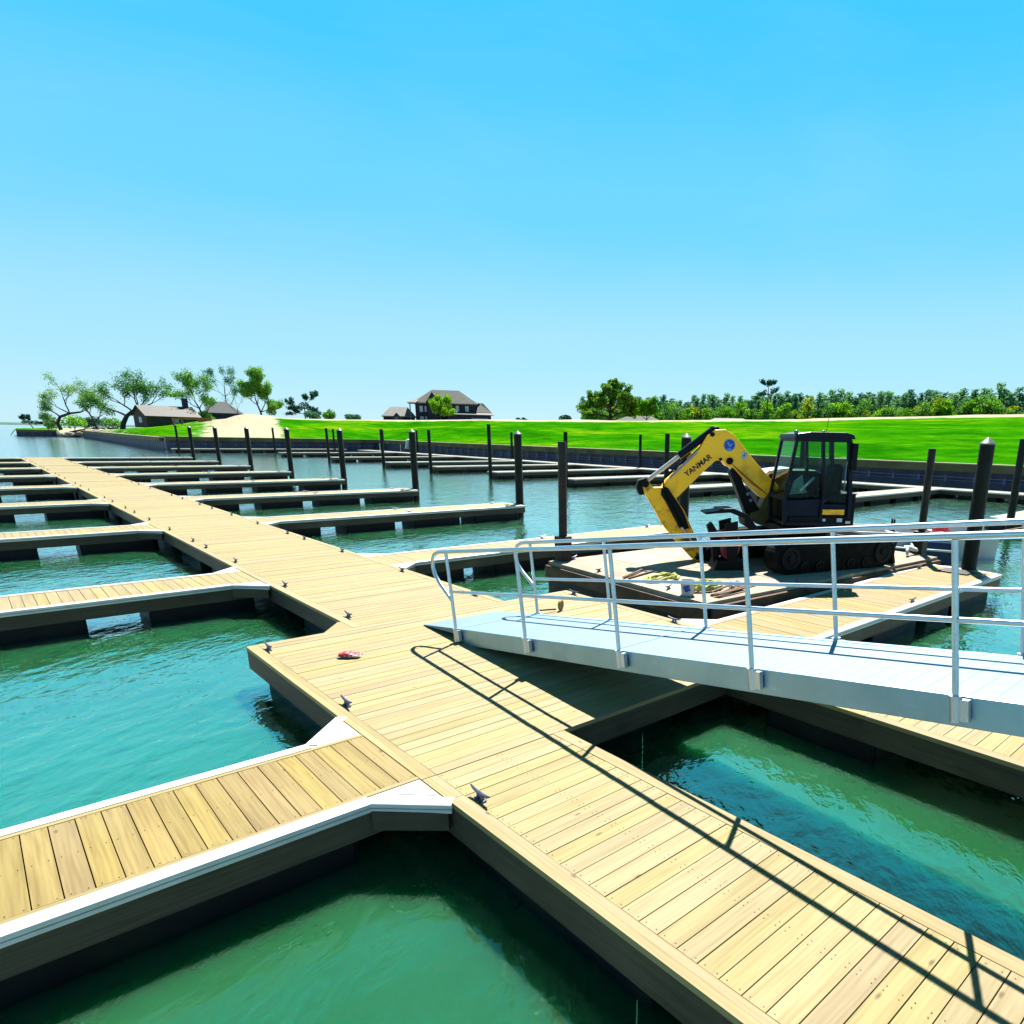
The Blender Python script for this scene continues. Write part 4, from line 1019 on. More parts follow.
m = MB(); m.prism([(2.36, .16), (2.20, .40), (2.02, .42), (1.96, .30), (2.06, .28), (2.18, .30), (2.30, .08)], YB - .14, YB - .11); m.prism([(2.36, .16), (2.20, .40), (2.02, .42), (1.96, .30), (2.06, .28), (2.18, .30), (2.30, .08)], YB + .11, YB + .14); m.build('linkage', M['black'], arm, bevel=.006)
# compaction wheel / coupler head under the arm
m = MB(); m.prism([(2.40, .16), (1.90, .42), (1.74, .36), (1.72, .22), (1.84, .10), (2.22, .04)], YB - .2, YB + .2)
m.build('coupler', M['black'], arm, bevel=.01)
for x in (2.08, 1.84):
    m = MB(); m.lathe([(.05, -.26), (.15, -.25), (.165, -.16), (.165, .16), (.15, .25), (.05, .26)], 20, (x, YB, .17), axis='y'); m.build('roller', M['rubber'], arm, smooth=True, autosmooth=30)

# ------------------------------------------------------------------ small boats beyond the barge
def boat(label, L, B, H, hullmat, loc, rz, red=False, motor=True):
    t = thing('jon_boat', label, 'boat', loc, rz)
    m = MB(); secs = []
    ns = 9
    for i in range(ns):
        u = i / (ns - 1); x = L * u; w = B / 2 * (1 - max(0, (u - .62) / .38) ** 2 * .45); zb = -.12 + max(0, (u - .6) / .4) ** 2 * .36
        secs.append([(x, -w, H), (x, -w * .86, zb + .04), (x, -w * .5, zb), (x, w * .5, zb), (x, w * .86, zb + .04), (x, w, H)])
    def sk(off, flip, zadd=0):
        b = len(m.v)
        for s_ in secs:
            for (x, y, z) in s_:
                yy_ = y * off; m.v.append((x * (1 if off == 1 else .985) + (0 if off == 1 else .02), yy_, z + (zadd if z < H - .01 else 0)))
        for i in range(ns - 1):
            for j in range(5):
                q = [b + i * 6 + j, b + i * 6 + j + 1, b + (i + 1) * 6 + j + 1, b + (i + 1) * 6 + j]; m.face(q)
        m.face([b + k for k in range(6)]); m.face([b + (ns - 1) * 6 + k for k in range(6)])
    sk(1, 0); sk(.95, 1, .05)
    hull = m.build('hull', hullmat, t)
    g = MB()
    for s_ in (-1, 1):
        g.tube([(secs[i][0][0], s_ * abs(secs[i][0][1]), H) for i in range(ns)], .028, 8)
    g.tube([(L, secs[-1][0][1], H), (L, -secs[-1][0][1], H)], .028, 8); g.tube([(0, -B / 2, H), (0, B / 2, H)], .03, 8)
    g.build('gunwale', M['white'], t, smooth=True)
    f = MB(); f.box(.1, L * .75, -B * .38, B * .38, .02, .05); f.box(L * .74, L * .95, -B * .30, B * .30, H - .09, H - .04); f.build('floorboard', M['white'], t)
    s2 = MB()
    for x in (L * .22, L * .5): s2.box(x, x + .28, -B * .46, B * .46, H - .14, H - .07)
    s2.build('thwart', M['white'], t, bevel=.01)
    if red:
        for k, (x, y) in enumerate(((L * .26, .15), (L * .36, -.2))):
            q = MB(); q.tube([(x - .25, y - .2, H), (x, y + .05, H + .10), (x + .2, y - .1, H + .04), (x + .32, y + .2, H + .1)], [.05, .11, .09, .05], 8); q.build('cushion', M['red'] if k else simple('bright_red', (.6, .02, .03), .6, var=.3, scale=8), t, smooth=True)
    if motor:
        q = MB(); q.prism([(-.34, H + .02), (-.02, H + .02), (.0, H + .26), (-.08, H + .36), (-.30, H + .34), (-.38, H + .2)], -.16, .16); q.box(-.20, -.12, -.05, .05, -.4, H + .02); q.box(-.05, .04, -.12, .12, H - .25, H + .05)
        ob = q.build('outboard_motor', M['navy'], t, bevel=.02)
        q = MB(); q.tube([(-.05, 0, H + .25), (.35, .05, H + .35)], .018, 8); q.build('tiller', M['black'], ob)
    return t
b1 = boat('dark blue sided open work boat tied up against the far end of the barge', 4.4, 1.6, .46, M['hull_b'], (18.05, 7.15, 0), math.radians(128), motor=False)
b1.location = (18.3, 6.8, 0); b1.rotation_euler = (0, 0, R(114))
b2 = boat('white skiff with red cushions and a dark outboard behind the capped pile', 5.0, 1.8, .68, M['hull_w'], (20.7, 6.9, 0), R(134), red=True)
m = MB(); m.tube([(2.6, -.3, .4), (2.6, -.3, .95), (2.6, -.1, .95), (2.6, -.1, .4)], .03, 8); m.box(2.5, 2.7, -.36, -.04, .35, .62); m.build('console', M['black'], b2)
m = MB(); m.tube([(0, 0, .06), (.25, .12, .18), (.5, .02, .1), (.72, .25, .2)], [.03, .05, .045, .02], 7); o = m.build('fender_rope', M['white'], smooth=True); o.location = on_barge(6.9, .45); tag(o, 'crumpled white fender line on the far end of the barge', 'line')

# ------------------------------------------------------------------ small things on the deck
def blob(rx, ry, rz_, seed, n=14, k=.35):
    m = MB(); rng = seed
    for i in range(n + 1):
        th = math.pi * i / n
        for j in range(2 * n):
            ph = math.pi * j / n; d = Vector((math.sin(th) * math.cos(ph), math.sin(th) * math.sin(ph), math.cos(th)))
            s_ = 1 + k * noise.noise(d * 2.3 + Vector((seed, 0, 0))) + k * .5 * noise.noise(d * 6 + Vector((seed, 3, 0)))
            m.v.append((d.x * rx * s_, d.y * ry * s_, max(0, rz_ + d.z * rz_ * s_)))
    for i in range(n):
        for j in range(2 * n):
            j2 = (j + 1) % (2 * n); m.face([i * 2 * n + j, i * 2 * n + j2, (i + 1) * 2 * n + j2, (i + 1) * 2 * n + j])
    return m
o = blob(.13, .065, .035, 4.2).build('crumpled_bag', M['pink']); o.location = (2.90, 7.86, ZD + .003); o.rotation_euler = (0, 0, R(-40)); tag(o, 'crumpled pink and red foil bag lying on the platform planks', 'bag')
tr_ = thing('strap_reel', 'small round strap reel with a short handle on the platform beyond the gangway', 'strap', (6.2, 8.05, ZD + .003), R(30))
m = MB(); m.lathe([(.075, -.02), (.08, -.015), (.08, .015), (.075, .02)], 18, (0, 0, .08), axis='y'); m.lathe([(.03, -.025), (.03, .025)], 10, (0, 0, .08), axis='y'); m.build('reel', simple('webbing', (.30, .22, .12), .9, var=.4, scale=20), tr_, smooth=True, autosmooth=30)
m = MB(); m.bar((-.08, .05, .03), (-.34, .20, .06), .02, .02); m.build('handle', M['steel_d'], tr_)
# white drain hose at the corner of the far wall
m = MB(); m.tube([(0, 0, 1.9), (-.2, .0, 1.95), (-.35, 0, 1.6), (-.4, 0, .8)], [.25, .3, .28, .4], 8); o = m.build('drain_hose', M['white'], smooth=True); o.location = (45.7, 93.5, 0); tag(o, 'pale drain hose hanging over the sea wall corner', 'hose')

# ------------------------------------------------------------------ trees
def branch_tubes(rng, mb, p, d, length, r, depth, ends, bend=.25, spread=.6, upw=.25, taper=.6, nchild=3):
    pts = [p.copy()]; rad = [r]; q = p.copy(); n = 4
    for i in range(n):
        d = (d + Vector((rng.uniform(-bend, bend), rng.uniform(-bend, bend), rng.uniform(-bend, bend) + upw * .2))).normalized()
        q = q + d * length / n; pts.append(q.copy()); rad.append(r * (1 - (1 - taper) * (i + 1) / n))
        if depth <= 1: ends.append((q.copy(), length))
    mb.tube(pts, rad, 6 if depth > 1 else 4, caps=False)
    if depth > 0:
        for k in range(nchild):
            i = rng.randint(2, n); dd = (d + Vector((rng.uniform(-1, 1), rng.uniform(-1, 1), rng.uniform(-.4, .9) + upw)) * spread).normalized()
            branch_tubes(rng, mb, pts[i], dd, length * rng.uniform(.6, .8), rad[i] * .62, depth - 1, ends, bend, spread, upw, taper, nchild)
def leaves(rng, mb, c, spread, n, size, flat=.7):
    for _ in range(n):
        while True:
            d = Vector((rng.uniform(-1, 1), rng.uniform(-1, 1), rng.uniform(-1, 1)))
            if d.length < 1: break
        p = c + Vector((d.x * spread, d.y * spread, d.z * spread * flat))
        a = Vector((rng.gauss(0, 1), rng.gauss(0, 1), rng.gauss(0, 1))).normalized(); b = a.cross(Vector((rng.gauss(0, 1), rng.gauss(0, 1), rng.gauss(0, 1)))).normalized()
        s = size * rng.uniform(.6, 1.3); k = len(mb.v)
        mb.v += [tuple(p - a * s), tuple(p + b * s * .55), tuple(p + a * s), tuple(p - b * s * .55)]; mb.face([k, k + 1, k + 2, k + 3])
def quick_build(mb, name, mat, parent):
    me = bpy.data.meshes.new(name); me.from_pydata(mb.v, [], mb.f); me.materials.append(mat)
    o = bpy.data.objects.new(name, me); C.objects.link(o); o.parent = parent; return o
def tree(name, label, cat, loc, seed, trunk, lead, r0, depth=3, blen=3.0, leafmat='leaf_mid', lsize=.3, lper=14, lspread=.9, nchild=3, bend=.25, spread=.7, upw=.25, group=None, bark='bark', extra=(), scale=1.0):
    """trunk: list of points; lead: fractions along trunk with branch directions"""
    rng = random.Random(seed); t = thing(name, label, cat, loc, group=group); mb = MB(); ends = []
    pts = [Vector(p) for p in trunk]; n = len(pts)
    mb.tube(pts, [r0 * (1 - .55 * i / (n - 1)) for i in range(n)], 8)
    for (i, d, l) in lead:
        branch_tubes(rng, mb, pts[i], Vector(d).normalized(), l, r0 * (1 - .55 * i / (n - 1)) * .62, depth, ends, bend, spread, upw, .6, nchild)
    quick_build(mb, 'trunk', M[bark], t)
    lb = MB()
    for (p, l) in ends: leaves(rng, lb, p, lspread, lper, lsize)
    for (p, s_, k) in extra: leaves(rng, lb, Vector(p), s_, k, lsize)
    quick_build(lb, 'crown', M[leafmat], t)
    t.scale = (scale,) * 3
    return t
# view-facing axes at the far shore: image right there is roughly (+.95,-.2), keep the trees lively in all directions
rx = Vector((.99, -.10, 0))
def P(a, z, b=0): return (rx.x * a - rx.y * b, rx.y * a + rx.x * b, z)
tree('leaning_oak', 'leaning bare limbed oak on the point, leftmost of the two big oaks', 'tree', (18.3, 214, 1.9), 3,
     [P(0, 0), P(-.6, 2.2), P(.4, 4.4), P(3.2, 5.6), P(6.4, 6.2)], [(2, P(-.6, 1), 3.0), (3, P(-.1, 1), 5.5), (4, P(.3, .8), 4.6), (4, P(1, .35), 5.0), (3, P(-.9, .5, .4), 4.0), (1, P(-1, .6), 2.5)], .62, 3, scale=0.68, leafmat='leaf_grey', lper=7, lsize=.22, lspread=1.3, spread=.75, upw=.12)
tree('spreading_oak', 'biggest spreading oak with a thick curved trunk left of the cabin', 'tree', (28.5, 203, 2.2), 12,
     [P(0, 0), P(.5, 2.2), P(1.8, 4.6), P(3.6, 6.2), P(5.2, 7.2)], [(3, P(-.8, .7), 5.2), (4, P(-.2, 1), 5.6), (4, P(.7, .8), 5.0), (3, P(1, .15), 6.4), (2, P(-1, .6, .3), 5.6), (4, P(.1, .9, -.6), 4)], .85, 3, scale=0.69, leafmat='leaf_oak', lper=10, lsize=.24, lspread=1.4, spread=.8, upw=.12)
tree('slender_tree', 'slim forked tree between the two big oaks', 'tree', (25.6, 218, 2.0), 31,
     [P(0, 0), P(-.5, 2.5), P(-1.4, 5.5), P(-2.6, 8)], [(1, P(.8, .8), 4.2), (2, P(-.7, .8), 3.6), (3, P(-.2, 1), 3.5), (2, P(.6, 1), 3.2)], .35, 3, scale=0.7, leafmat='leaf_grey', lper=6, lsize=.2, lspread=1.2)
tree('small_tree', 'small flat topped tree alone on the far left point', 'tree', (16.4, 259.5, 1.8), 5, [P(0, 0), P(-.5, .9), P(-.9, 1.8)], [(2, P(-1, .35), 2.4), (2, P(1, .4), 2.6), (2, P(0, .8), 1.4)], .22, 2, scale=0.75, leafmat='leaf_dark', lper=16, lsize=.22, lspread=.6, spread=.5, upw=0, extra=[(P(-.9, 2.4), 1.2, 160), (P(.8, 2.3), 1.2, 160), (P(-2.4, 2.4), .9, 110), (P(2.2, 2.2), .8, 90)])
tree('leafy_tree', 'dark leafy tree with bare fingers of branches right of the cabin chimney', 'tree', (43.5, 194, 3.6), 41,
     [P(0, 0), P(-.3, 2.5), P(-1.0, 5.2), P(-1.8, 7)], [(1, P(.6, 1), 3.4), (3, P(-.8, .7), 4.6), (3, P(-.1, 1), 4.2), (2, P(.7, .9), 4.8), (2, P(-1, .6), 4.6)], .38, 3, scale=0.74, leafmat='leaf_oak', lper=9, lspread=1.3, lsize=.23, extra=[(P(0, 3), 2.2, 900), (P(1.5, 1.6), 2, 500)])
tree('pale_tree', 'pale thin tree between the dark leafy tree and the bright round one', 'tree', (53.3, 213, 4.4), 51,
     [P(0, 0), P(.1, 4), P(.0, 8), P(.1, 11)], [(1, P(.6, 1), 3.6), (2, P(-.7, .8), 3.6), (3, P(.1, 1), 3.2), (2, P(.7, .8), 3.2), (3, P(-.6, .8), 2.8)], .22, 3, scale=0.84, leafmat='leaf_far', lper=4, lsize=.2)
tree('round_tree', 'bright green round tree on the right of the sand mound', 'tree', (51.5, 178, 5.2), 61,
     [P(0, 0), P(-.2, 2), P(-.8, 4), P(-1.2, 6)], [(1, P(.8, .9), 3.6), (2, P(-.8, .8), 3.2), (3, P(.1, 1), 3.2), (2, P(.6, 1), 3.4), (1, P(1, .4), 2.6)], .3, 3, scale=0.8, leafmat='leaf_mid', lper=24, lsize=.21, lspread=1.1, extra=[(P(2.6, 2.2), 1.4, 500), (P(-.5, 7.5), 2.0, 400)])
tree('bare_shrub', 'sparse bare shrub between the pale tree and the round tree', 'tree', (47.0, 180, 5.2), 66, [P(0, 0), P(.1, 1.2), P(.2, 2.2)], [(1, P(-.7, .8), 2.2), (2, P(.6, 1), 2.2), (2, P(-.2, 1), 2)], .12, 2, leafmat='leaf_far', lper=1, lsize=.15)
tree('clump_pine', 'small dark blue green pine left of the two storey house', 'tree', (71.2, 208, 5.6), 71,
     [P(0, 0), P(.2, 1.6), P(.1, 3.2), P(.5, 4.6)], [(2, P(-1, .3), 2.6), (3, P(1, .3), 2.4), (3, P(0, 1), 1.2), (1, P(-1, .2), 2.4), (2, P(1, .2), 2.4)], .2, 2, leafmat='leaf_dark', lper=14, lsize=.22, lspread=.6, spread=.5, upw=0, extra=[(P(0, 4.0), 1.5, 260), (P(1.6, 3.4), 1.1, 180), (P(-1.6, 3.2), 1.2, 180), (P(2.2, 2.2), .8, 90)])
tree('round_oak', 'large round green oak on the crest with a short thick trunk', 'tree', (113.3, 126.8, 6.2), 81,
     [(0, 0, 0), (.1, .1, 1.2), (0, 0, 2.4), (.2, 0, 3.8)], [(1, (.7, -.7, .5), 3.2), (1, (-.7, .7, .5), 3.2), (2, (.8, -.3, .9), 3.2), (2, (-.6, .8, .8), 3.2), (3, (0, 0, 1), 2.8), (3, (.6, .6, .9), 2.8), (3, (-.5, -.5, .9), 2.8), (2, (-.2, -.9, .7), 3.0), (2, (.2, .9, .7), 2.8)], .42, 3, leafmat='leaf_lime', lper=22, lsize=.26, lspread=.75, spread=.7, upw=.05)
tree('yellow_bush', 'bright yellow green bushy tree right beside the large round oak', 'tree', (119.5, 120.5, 6.2), 91,
     [(0, 0, 0), (0, 0, 1), (.1, 0, 2)], [(1, (.7, -.7, .5), 2), (1, (-.7, .7, .5), 2), (2, (0, 0, 1), 1.6), (2, (.8, -.3, .8), 2), (2, (-.3, .4, .9), 1.8)], .2, 2, leafmat='leaf_bright', lper=36, lsize=.24, lspread=.8)
tree('garden_tree', 'bright green round garden tree in front of the two storey house', 'tree', (83.2, 153.5, 5.6), 101,
     [P(0, 0), P(0, 1), P(0, 2)], [(1, P(.9, .6), 2.2), (1, P(-.9, .6), 2.2), (2, P(0, 1), 1.8), (2, P(.6, .9), 2.2), (2, P(-.6, .9), 2.2), (1, P(0, .6, -1), 2.2)], .2, 2, leafmat='leaf_bright', lper=34, lsize=.22, lspread=.85)
def shrub(label, loc, seed, w, h, mat, n=500, name='shrub', group=None):
    rng = random.Random(seed); t = thing(name, label, 'shrub', loc, group=group)
    m = MB(); m.tube([(0, 0, -.2), (0, 0, h * .5)], [.1, .05], 5)
    for k in range(4): a = rng.random() * 6.28; m.tube([(0, 0, .2), (w * .6 * math.cos(a), w * .6 * math.sin(a), h * .6)], [.06, .02], 4)
    quick_build(m, 'stem', M['bark'], t)
    lb = MB()
    for k in range(6): leaves(rng, lb, Vector((rng.uniform(-.6, .6) * w, rng.uniform(-.6, .6) * w, h * rng.uniform(.35, .75))), h * .4, n // 6, .26, .8)
    quick_build(lb, 'foliage', M[mat], t); return t
for i, (x, y, z, w, h, mt, lb) in enumerate([
    (62, 176, 5.2, 1.8, 2.4, 'leaf_far', 'grey green bush at the left end of the row before the gabled house'), (66, 176, 5.2, 2.0, 2.8, 'leaf_oak', 'darker bush in the row left of the gabled house'),
    (72, 178, 5.2, 2.2, 2.2, 'leaf_far', 'pale bush just left of the gabled house'), (96.5, 139, 5.6, 1.5, 1.3, 'leaf_dark', 'low dark bush right of the two storey house on the crest'),
    (104, 133, 5.6, 1.9, 2.3, 'leaf_dark', 'round dark bush left of the large round oak'), (108.5, 131, 5.6, 1.7, 1.6, 'leaf_far', 'pale straggly bush touching the left of the large round oak'),
    (22, 226, 2.0, 3.0, 4.0, 'leaf_bright', 'light green thicket under the leftmost leaning oak'), (26.5, 232, 2, 3.2, 3.6, 'leaf_dark', 'dark thicket behind the slim forked tree'), (31, 236, 2, 3.4, 3.4, 'leaf_mid', 'green thicket behind the biggest oak'),
    (17, 226, 1.8, 2.0, 3.0, 'leaf_grey', 'grey green bush at the foot of the leaning oak'), (39.5, 190.5, 3, 2.2, 2.4, 'leaf_dark', 'dark bush against the right end of the cabin')]):
    shrub(lb, (x, y, z), 200 + i, w, h, mt, 800)

# pines of the tree line
def pine_proto(seed, h, kind):
    rng = random.Random(seed); t = thing('pine_tree', None, None)
    m = MB(); m.tube([(0, 0, -1), (rng.uniform(-.2, .2), 0, h * .5), (0, 0, h)], [.24, .17, .03], 6)
    lb = MB(); n = int(h * 2.2)
    for k in range(n):
        z = h * (.22 + .76 * k / n); r_ = (1.0 - ((k / n) - .25) ** 2 * 1.3) * 2.1 * rng.uniform(.55, 1.1) * (1.05 - .75 * (k / n)); a = rng.random() * 6.28
        e = Vector((r_ * math.cos(a), r_ * math.sin(a), z + rng.uniform(0, .6)))
        m.tube([(0, 0, z - .3), tuple(e)], [.06, .02], 4, caps=False)
        leaves(rng, lb, e * 1.0, .75 if kind == 'p' else 1.0, 16, .30, .6); leaves(rng, lb, Vector((e.x * .45, e.y * .45, z)), .7, 8, .28, .7)
    quick_build(m, 'trunk', M['bark_p'], t); quick_build(lb, 'crown', M['leaf_pine'], t)
    return t
def broad_proto(seed, h, mat):
    rng = random.Random(seed); t = thing('broadleaf_tree', None, None)
    m = MB(); m.tube([(0, 0, -1), (0, 0, h * .6)], [.2, .08], 6)
    lb = MB()
    for k in range(16):
        z = h * rng.uniform(.2, .92); r_ = h * .26 * math.sqrt(max(.1, 1 - ((z / h) - .5) ** 2 * 3)) * rng.uniform(.3, 1); a = rng.random() * 6.28
        e = Vector((r_ * math.cos(a), r_ * math.sin(a), z)); m.tube([(0, 0, z * .5), tuple(e)], [.06, .02], 4, caps=False); leaves(rng, lb, e, h * .13, 34, .28, .8)
    quick_build(m, 'trunk', M['bark'], t); quick_build(lb, 'crown', M[mat], t); return t
pines = [pine_proto(300 + i, 11.5 + i * .8, 'p') for i in range(5)]
for p_ in pines: p_['base'] = 1
br = [broad_proto(400, 7.5, 'leaf_bright'), broad_proto(401, 7.0, 'leaf_yel'), broad_proto(402, 8.5, 'leaf_mid')]
line = [(258, 28, 15.5), (250, 60, 15.3), (246, 85, 14.8), (239, 125, 14.3), (222, 140, 13.2), (200, 155, 11.5), (180, 168, 10.5), (165, 176, 10.0), (152, 184, 9.0)]
seg = [(Vector(a), Vector(b)) for a, b in zip(line[:-1], line[1:])]
tot = sum((b.xy - a.xy).length for a, b in seg)
def on_line(d):
    for a, b in seg:
        l = (b.xy - a.xy).length
        if d <= l: return a.lerp(b, d / l)
        d -= l
    return seg[-1][1].copy()
rng = random.Random(5)
used = set(); GZL = 6.4
NT = 290
for i in range(NT):
    row = i % 4; d = (i + rng.random()) / NT * tot; q = on_line(d); away = Vector((q.x, q.y, 0)).normalized()
    p = q + away * (row * 6 + rng.uniform(-2, 2)); hh = q.z * rng.uniform(.72, 1.10) * (1.0 if row else .9)
    src = pines[rng.randrange(5)]
    if src.name in used: o = copy_tree(src)
    else: o = src; used.add(src.name)
    h0 = 11.5 + pines.index(src) * .8; s = 1.02 * (hh) / h0
    o.location = (p.x, p.y, GZL); o.scale = (s * 1.5, s * 1.5, s); o.rotation_euler = (0, 0, rng.random() * 6.28)
    tag(o, 'tall blue green pine within the dense tree line beyond the grass bank', 'pine tree', 'pines of the tree line')
BL_ = ['bright green low tree at the front edge of the pine line', 'yellow green low tree at the front edge of the pine line', 'mid green broadleaf tree at the front edge of the pine line']
used = set()
for i in range(130):
    d = (i + rng.random()) / 130 * tot; q = on_line(d); away = Vector((q.x, q.y, 0)).normalized(); p = q - away * rng.uniform(3, 9)
    k = rng.choices([0, 1, 2], [3, 1, 4])[0]; src = br[k]
    if k in used: o = copy_tree(src)
    else: o = src; used.add(k)
    s = rng.choice((rng.uniform(.7, 1.1), rng.uniform(1.0, 1.5))) * (q.z / 14); o.location = (p.x, p.y, GZL + .6); o.scale = (s * 1.1, s * 1.1, s); o.rotation_euler = (0, 0, rng.random() * 6.28)
    tag(o, BL_[k], 'tree', ('bright green', 'yellow green', 'mid green')[k] + ' low trees along the pine line')
o = copy_tree(br[1]); o.location = (176.5, 112, 7); o.scale = (1.25, 1.25, 1.15); tag(o, 'conspicuous golden yellow tree standing out before the pines above the excavator cab', 'tree')
tree('tall_pine', 'tall lone pine with a bare trunk rising left of the golden tree', 'pine tree', (162.6, 116.5, 7), 111, [(0, 0, 0), (.1, 0, 4), (.2, 0, 8), (0, 0, 10.5)], [(2, (.7, -.7, .2), 1.9), (2, (-.7, .7, .3), 1.9), (3, (.6, -.7, .3), 1.6), (3, (-.6, .6, .4), 1.6), (3, (0, 0, 1), .8)], .2, 1, leafmat='leaf_dark', lper=14, lsize=.26, lspread=.6, bark='bark_p')

# ------------------------------------------------------------------ houses
def roof_hip(mb, x0, x1, y0, y1, z, h, inset, ov=.5):
    x0 -= ov; x1 += ov; y0 -= ov; y1 += ov; ym = (y0 + y1) / 2; b = len(mb.v)
    mb.v += [(x0, y0, z), (x1, y0, z), (x1, y1, z), (x0, y1, z), (x0 + inset, ym, z + h), (x1 - inset, ym, z + h), (x0, y0, z - .2), (x1, y0, z - .2), (x1, y1, z - .2), (x0, y1, z - .2)]
    for q in ((0, 1, 5, 4), (1, 2, 5), (2, 3, 4, 5), (3, 0, 4), (0, 6, 7, 1), (1, 7, 8, 2), (2, 8, 9, 3), (3, 9, 6, 0), (6, 9, 8, 7)): mb.face([b + i for i in q])
    return mb
# two storey house, local x = image right, local -y towards the camera
hs = thing('house', 'dark brick two storey house with a tall grey hip roof on the crest', 'house', (82.9, 165.3, 4.9), math.atan2(-9.0, 16.0)); hs.scale = (1, 1, .86)
m = MB(); m.box(0, 14.8, 0, 9, 0, 6.2); m.box(14.8, 18.0, 1, 8, 0, 3.9); m.build('wall', M['brick'], hs)
m = MB(); m.box(3.0, 5.4, -1.6, 0, 0, 6.3); m.prism([(3.0, 6.3), (5.4, 6.3), (4.2, 8.9)], -1.6, 0); m.build('gable_wing', M['brick'], hs)
m = MB(); roof_hip(m, 0.0, 14.8, 0, 9, 6.2, 3.9, 4.6); rf_ = m.build('roof', M['roof'], hs)
m = MB(); b = 0; m.v += [(2.6, -2.0, 6.2), (4.2, -2.0, 9.1), (5.8, -2.0, 6.2), (2.6, 3.5, 6.2), (4.2, 4.2, 9.1), (5.8, 3.5, 6.2)]
for q in ((0, 1, 4, 3), (1, 2, 5, 4)): m.face(q)
m.build('gable_roof', M['roof'], rf_)
m = MB(); roof_hip(m, 14.0, 18.0, 1, 8, 3.9, 2.9, 3.2, .6); m.build('wing_roof', M['roof'], rf_)
m = MB(); m.box(7.6, 18.2, -2.6, -.01, 0, 3.2); m.build('garage_wall', M['brick'], hs)
m = MB(); b = 0; m.v += [(7.3, -3.1, 3.2), (18.8, -3.1, 3.2), (18.8, 0, 3.75), (7.3, 0, 3.75)]; m.face((0, 1, 2, 3)); m.box(7.3, 18.8, -3.1, -3.0, 3.0, 3.2); m.build('garage_roof', M['roof_l'], hs)
m = MB(); m.box(13.4, 17.4, -2.68, -2.61, .6, 2.2); m.build('garage_door', M['gdoor'], hs)
m = MB(); m.box(7.6, 14.8, -.06, 0, 5.95, 6.15); m.box(0, 3, -.06, 0, 5.95, 6.15); m.build('fascia', M['cream'], hs)
for x, z, w, h in ((1.0, 3.6, .8, 1.7), (1.0, 1.0, .9, 1.4), (2.2, 3.6, .5, 1.7), (9.7, 4.0, .8, 1.6), (12.0, 4.0, .9, 1.6), (2.2, 1.0, .5, 1.4)):
    m = MB(); m.box(x, x + w, -.08, -.01, z, z + h); wi = m.build('window', M['cream'], hs)
    m = MB(); m.box(x + .1, x + w - .1, -.1, -.082, z + .1, z + h - .1); m.build('pane', M['win'], wi)
m = MB(); m.box(-1.3, -1.05, -1, -.75, 0, 6.1); m.box(-1.3, 0, -1, 0, 6.1, 6.3); m.v += [(-1.9, -1.4, 6.1), (.2, -1.4, 6.1), (2.8, 4, 8.6), (1.4, 9, 6.2), (-1.9, 9, 6.1)]; n_ = len(m.v) - 5; m.face([n_, n_ + 1, n_ + 2]); m.face([n_, n_ + 2, n_ + 3, n_ + 4]); m.build('porch', M['roof_l'], hs)

gh = thing('house', 'low grey roofed house with a small dark gable beside the two storey house', 'house', (77.2, 171.2, 4.7), math.atan2(-9.0, 16.0)); gh.scale = (.72, 1, 1.05)
m = MB(); m.box(0, 10, 0, 7, 0, 2.1); m.build('wall', M['brick'], gh)
m = MB(); roof_hip(m, 0, 10, 0, 7, 2.1, 2.2, 2.6); m.build('roof', M['roof_l'], gh)
m = MB(); m.prism([(2.6, 0), (6.4, 0), (6.4, 1.4), (4.5, 2.9), (2.6, 1.4)], -1.2, 0); m.build('gable', M['brick'], gh)
m = MB(); m.box(3.9, 5.1, -1.26, -1.21, .9, 1.9); m.build('window', M['roof_l'], gh)

cb = thing('cabin', 'brown timber cabin with a pale low roof and dark chimney among the trees', 'house', (30.6, 185.5, 2.9), math.atan2(.24, 1.0))
m = MB(); m.box(0, 10.6, 0, 6, 0, 2.6); m.v += [(0, 0, 2.6), (0, 6, 2.6), (0, 3, 4.6)]; m.face([len(m.v) - 3, len(m.v) - 2, len(m.v) - 1]); m.build('wall', M['cabin'], cb)
m = MB(); m.v += [(-.5, -.7, 2.45), (11, -.7, 2.45), (11, 3, 4.75), (-.5, 3, 4.75), (-.5, 6.7, 2.45), (11, 6.7, 2.45)]; m.face((0, 1, 2, 3)); m.face((3, 2, 5, 4)); r_ = m.build('roof', simple('cabin_roof', (.050, .052, .048), .7, var=.15, bmp=0), cb)
m = MB(); m.box(9.2, 10.1, 2.6, 3.6, 3.8, 6.6); m.build('chimney', M['brick'], r_, bevel=.03)
m = MB(); m.box(-.08, -.01, 2.2, 3.4, 1.0, 2.2); m.box(5, 6.4, -.06, -.01, 1, 2.1); m.build('window', M['win'], cb)
hb = thing('house', 'dark hip roofed house half hidden behind the trees left of the sand mound', 'house', (44.5, 199, 3.9), math.atan2(-.25, 1.0))
m = MB(); m.box(0, 8, 0, 7, 0, 2.8); m.build('wall', M['brick'], hb)
m = MB(); roof_hip(m, 0, 8, 0, 7, 2.8, 2.8, 3.4); m.build('roof', simple('dark_roof', (.05, .06, .07), .8, var=.2, bmp=0), hb)
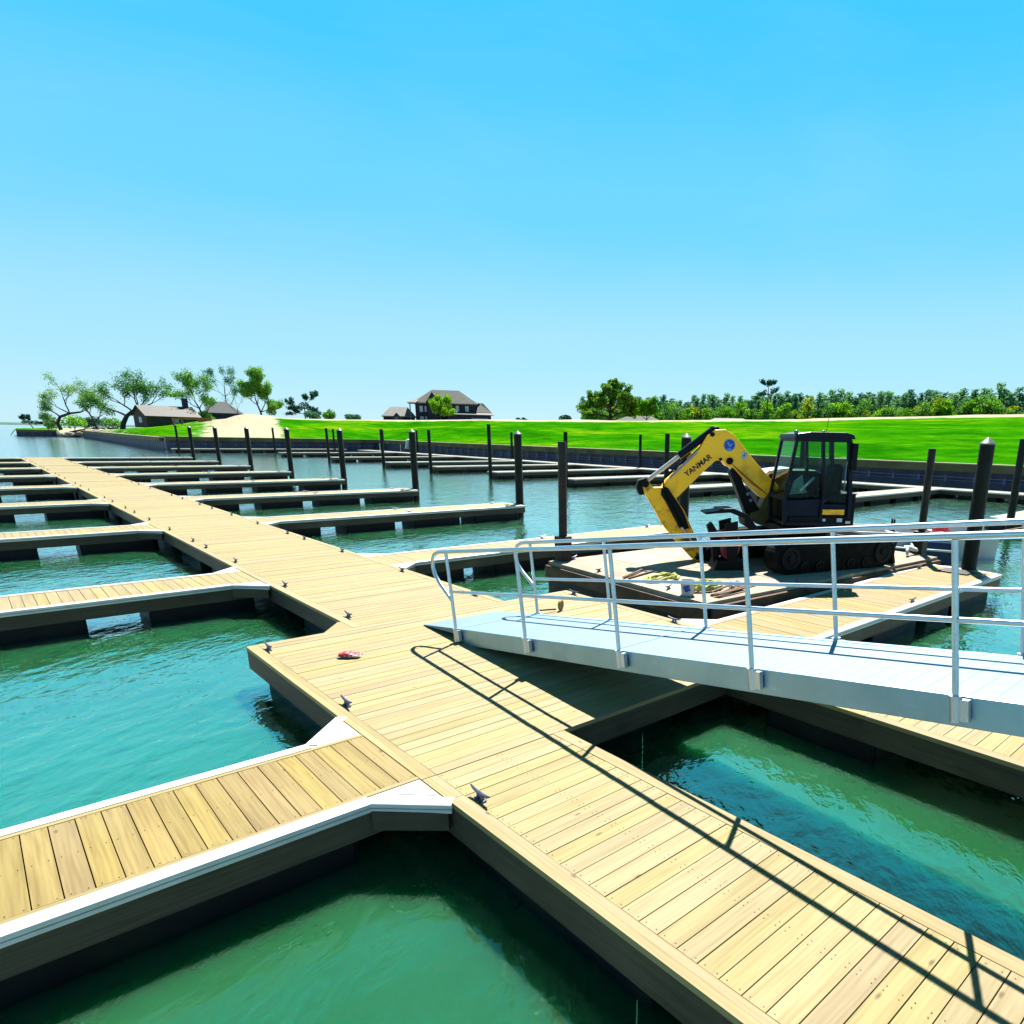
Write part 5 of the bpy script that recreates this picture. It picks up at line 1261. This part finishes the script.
for i, (x, y, z, L_, lb, mt, a) in enumerate([(128, 141, 6.2, 12.5, 'long low grey hipped roof showing above the crest right of the yellow bush', 'roof', -48), (152, 130, 6.4, 14, 'pale low roof showing above the crest just left of the lone pine', 'roof_l', -48)]):
    h_ = thing('house', lb, 'house', (x, y, z), R(a)); m = MB(); m.box(0, L_, 0, 7, -.6, .9); m.build('wall', M['brick'], h_)
    m = MB(); roof_hip(m, 0, L_, 0, 7, .9, 1.5, 3.5); m.build('roof', M[mt], h_)
# rust coloured timber frame on the lawn
tf = thing('timber_frame', 'rust brown timber swing frame on the lawn in front of the cabin', 'frame', (31.5, 165, 2.75), R(-12))
m = MB()
for x in (0, 1.4, 4.6, 6.2): m.bar((x, -.3, 0), (x + .15, 0, 2.1), .28, .28); m.bar((x, .5, 0), (x + .15, .2, 2.1), .28, .28)
m.build('leg', M['bwood'], tf)
m = MB(); m.bar((-.2, 0, 2.0), (6.6, 0, 2.1), .35, .4); m.bar((4.2, 0, 1.4), (6.6, .2, 1.5), .5, .9); m.build('beam', M['bwood'], tf)
# rocks by the point
rng = random.Random(8)
rk = [blob(.6, .5, .35, s_).build('rock', M['rock'], smooth=True) for s_ in (1.1, 2.2, 3.3)]
for i in range(26):
    o = rk[i % 3] if i < 3 else rk[i % 3].copy()
    if i >= 3: C.objects.link(o)
    o.location = (rng.uniform(20.3, 24.6), rng.uniform(238.5, 243.5), rng.uniform(0, .4)); s = rng.uniform(.6, 1.7); o.scale = (s, s, s); o.rotation_euler = (0, 0, rng.random() * 6)
    tag(o, 'pale grey shore rock among the rubble beside the isolated sea wall block', 'rock', 'rocks on the point')
m = MB(); m.tube([(0, 0, 0), (3, .5, .8), (7, 0, 1.4), (11, .8, 1.6)], [.5, .45, .35, .2], 8); m.tube([(3, .5, .8), (5, 1, 2.0)], [.25, .1], 6); o = m.build('fallen_log', M['bark'], smooth=True); o.location = (22.0, 240, .9); o.rotation_euler = (0, 0, .1); tag(o, 'dark fallen trunk lying on the sand in front of the oaks', 'log')
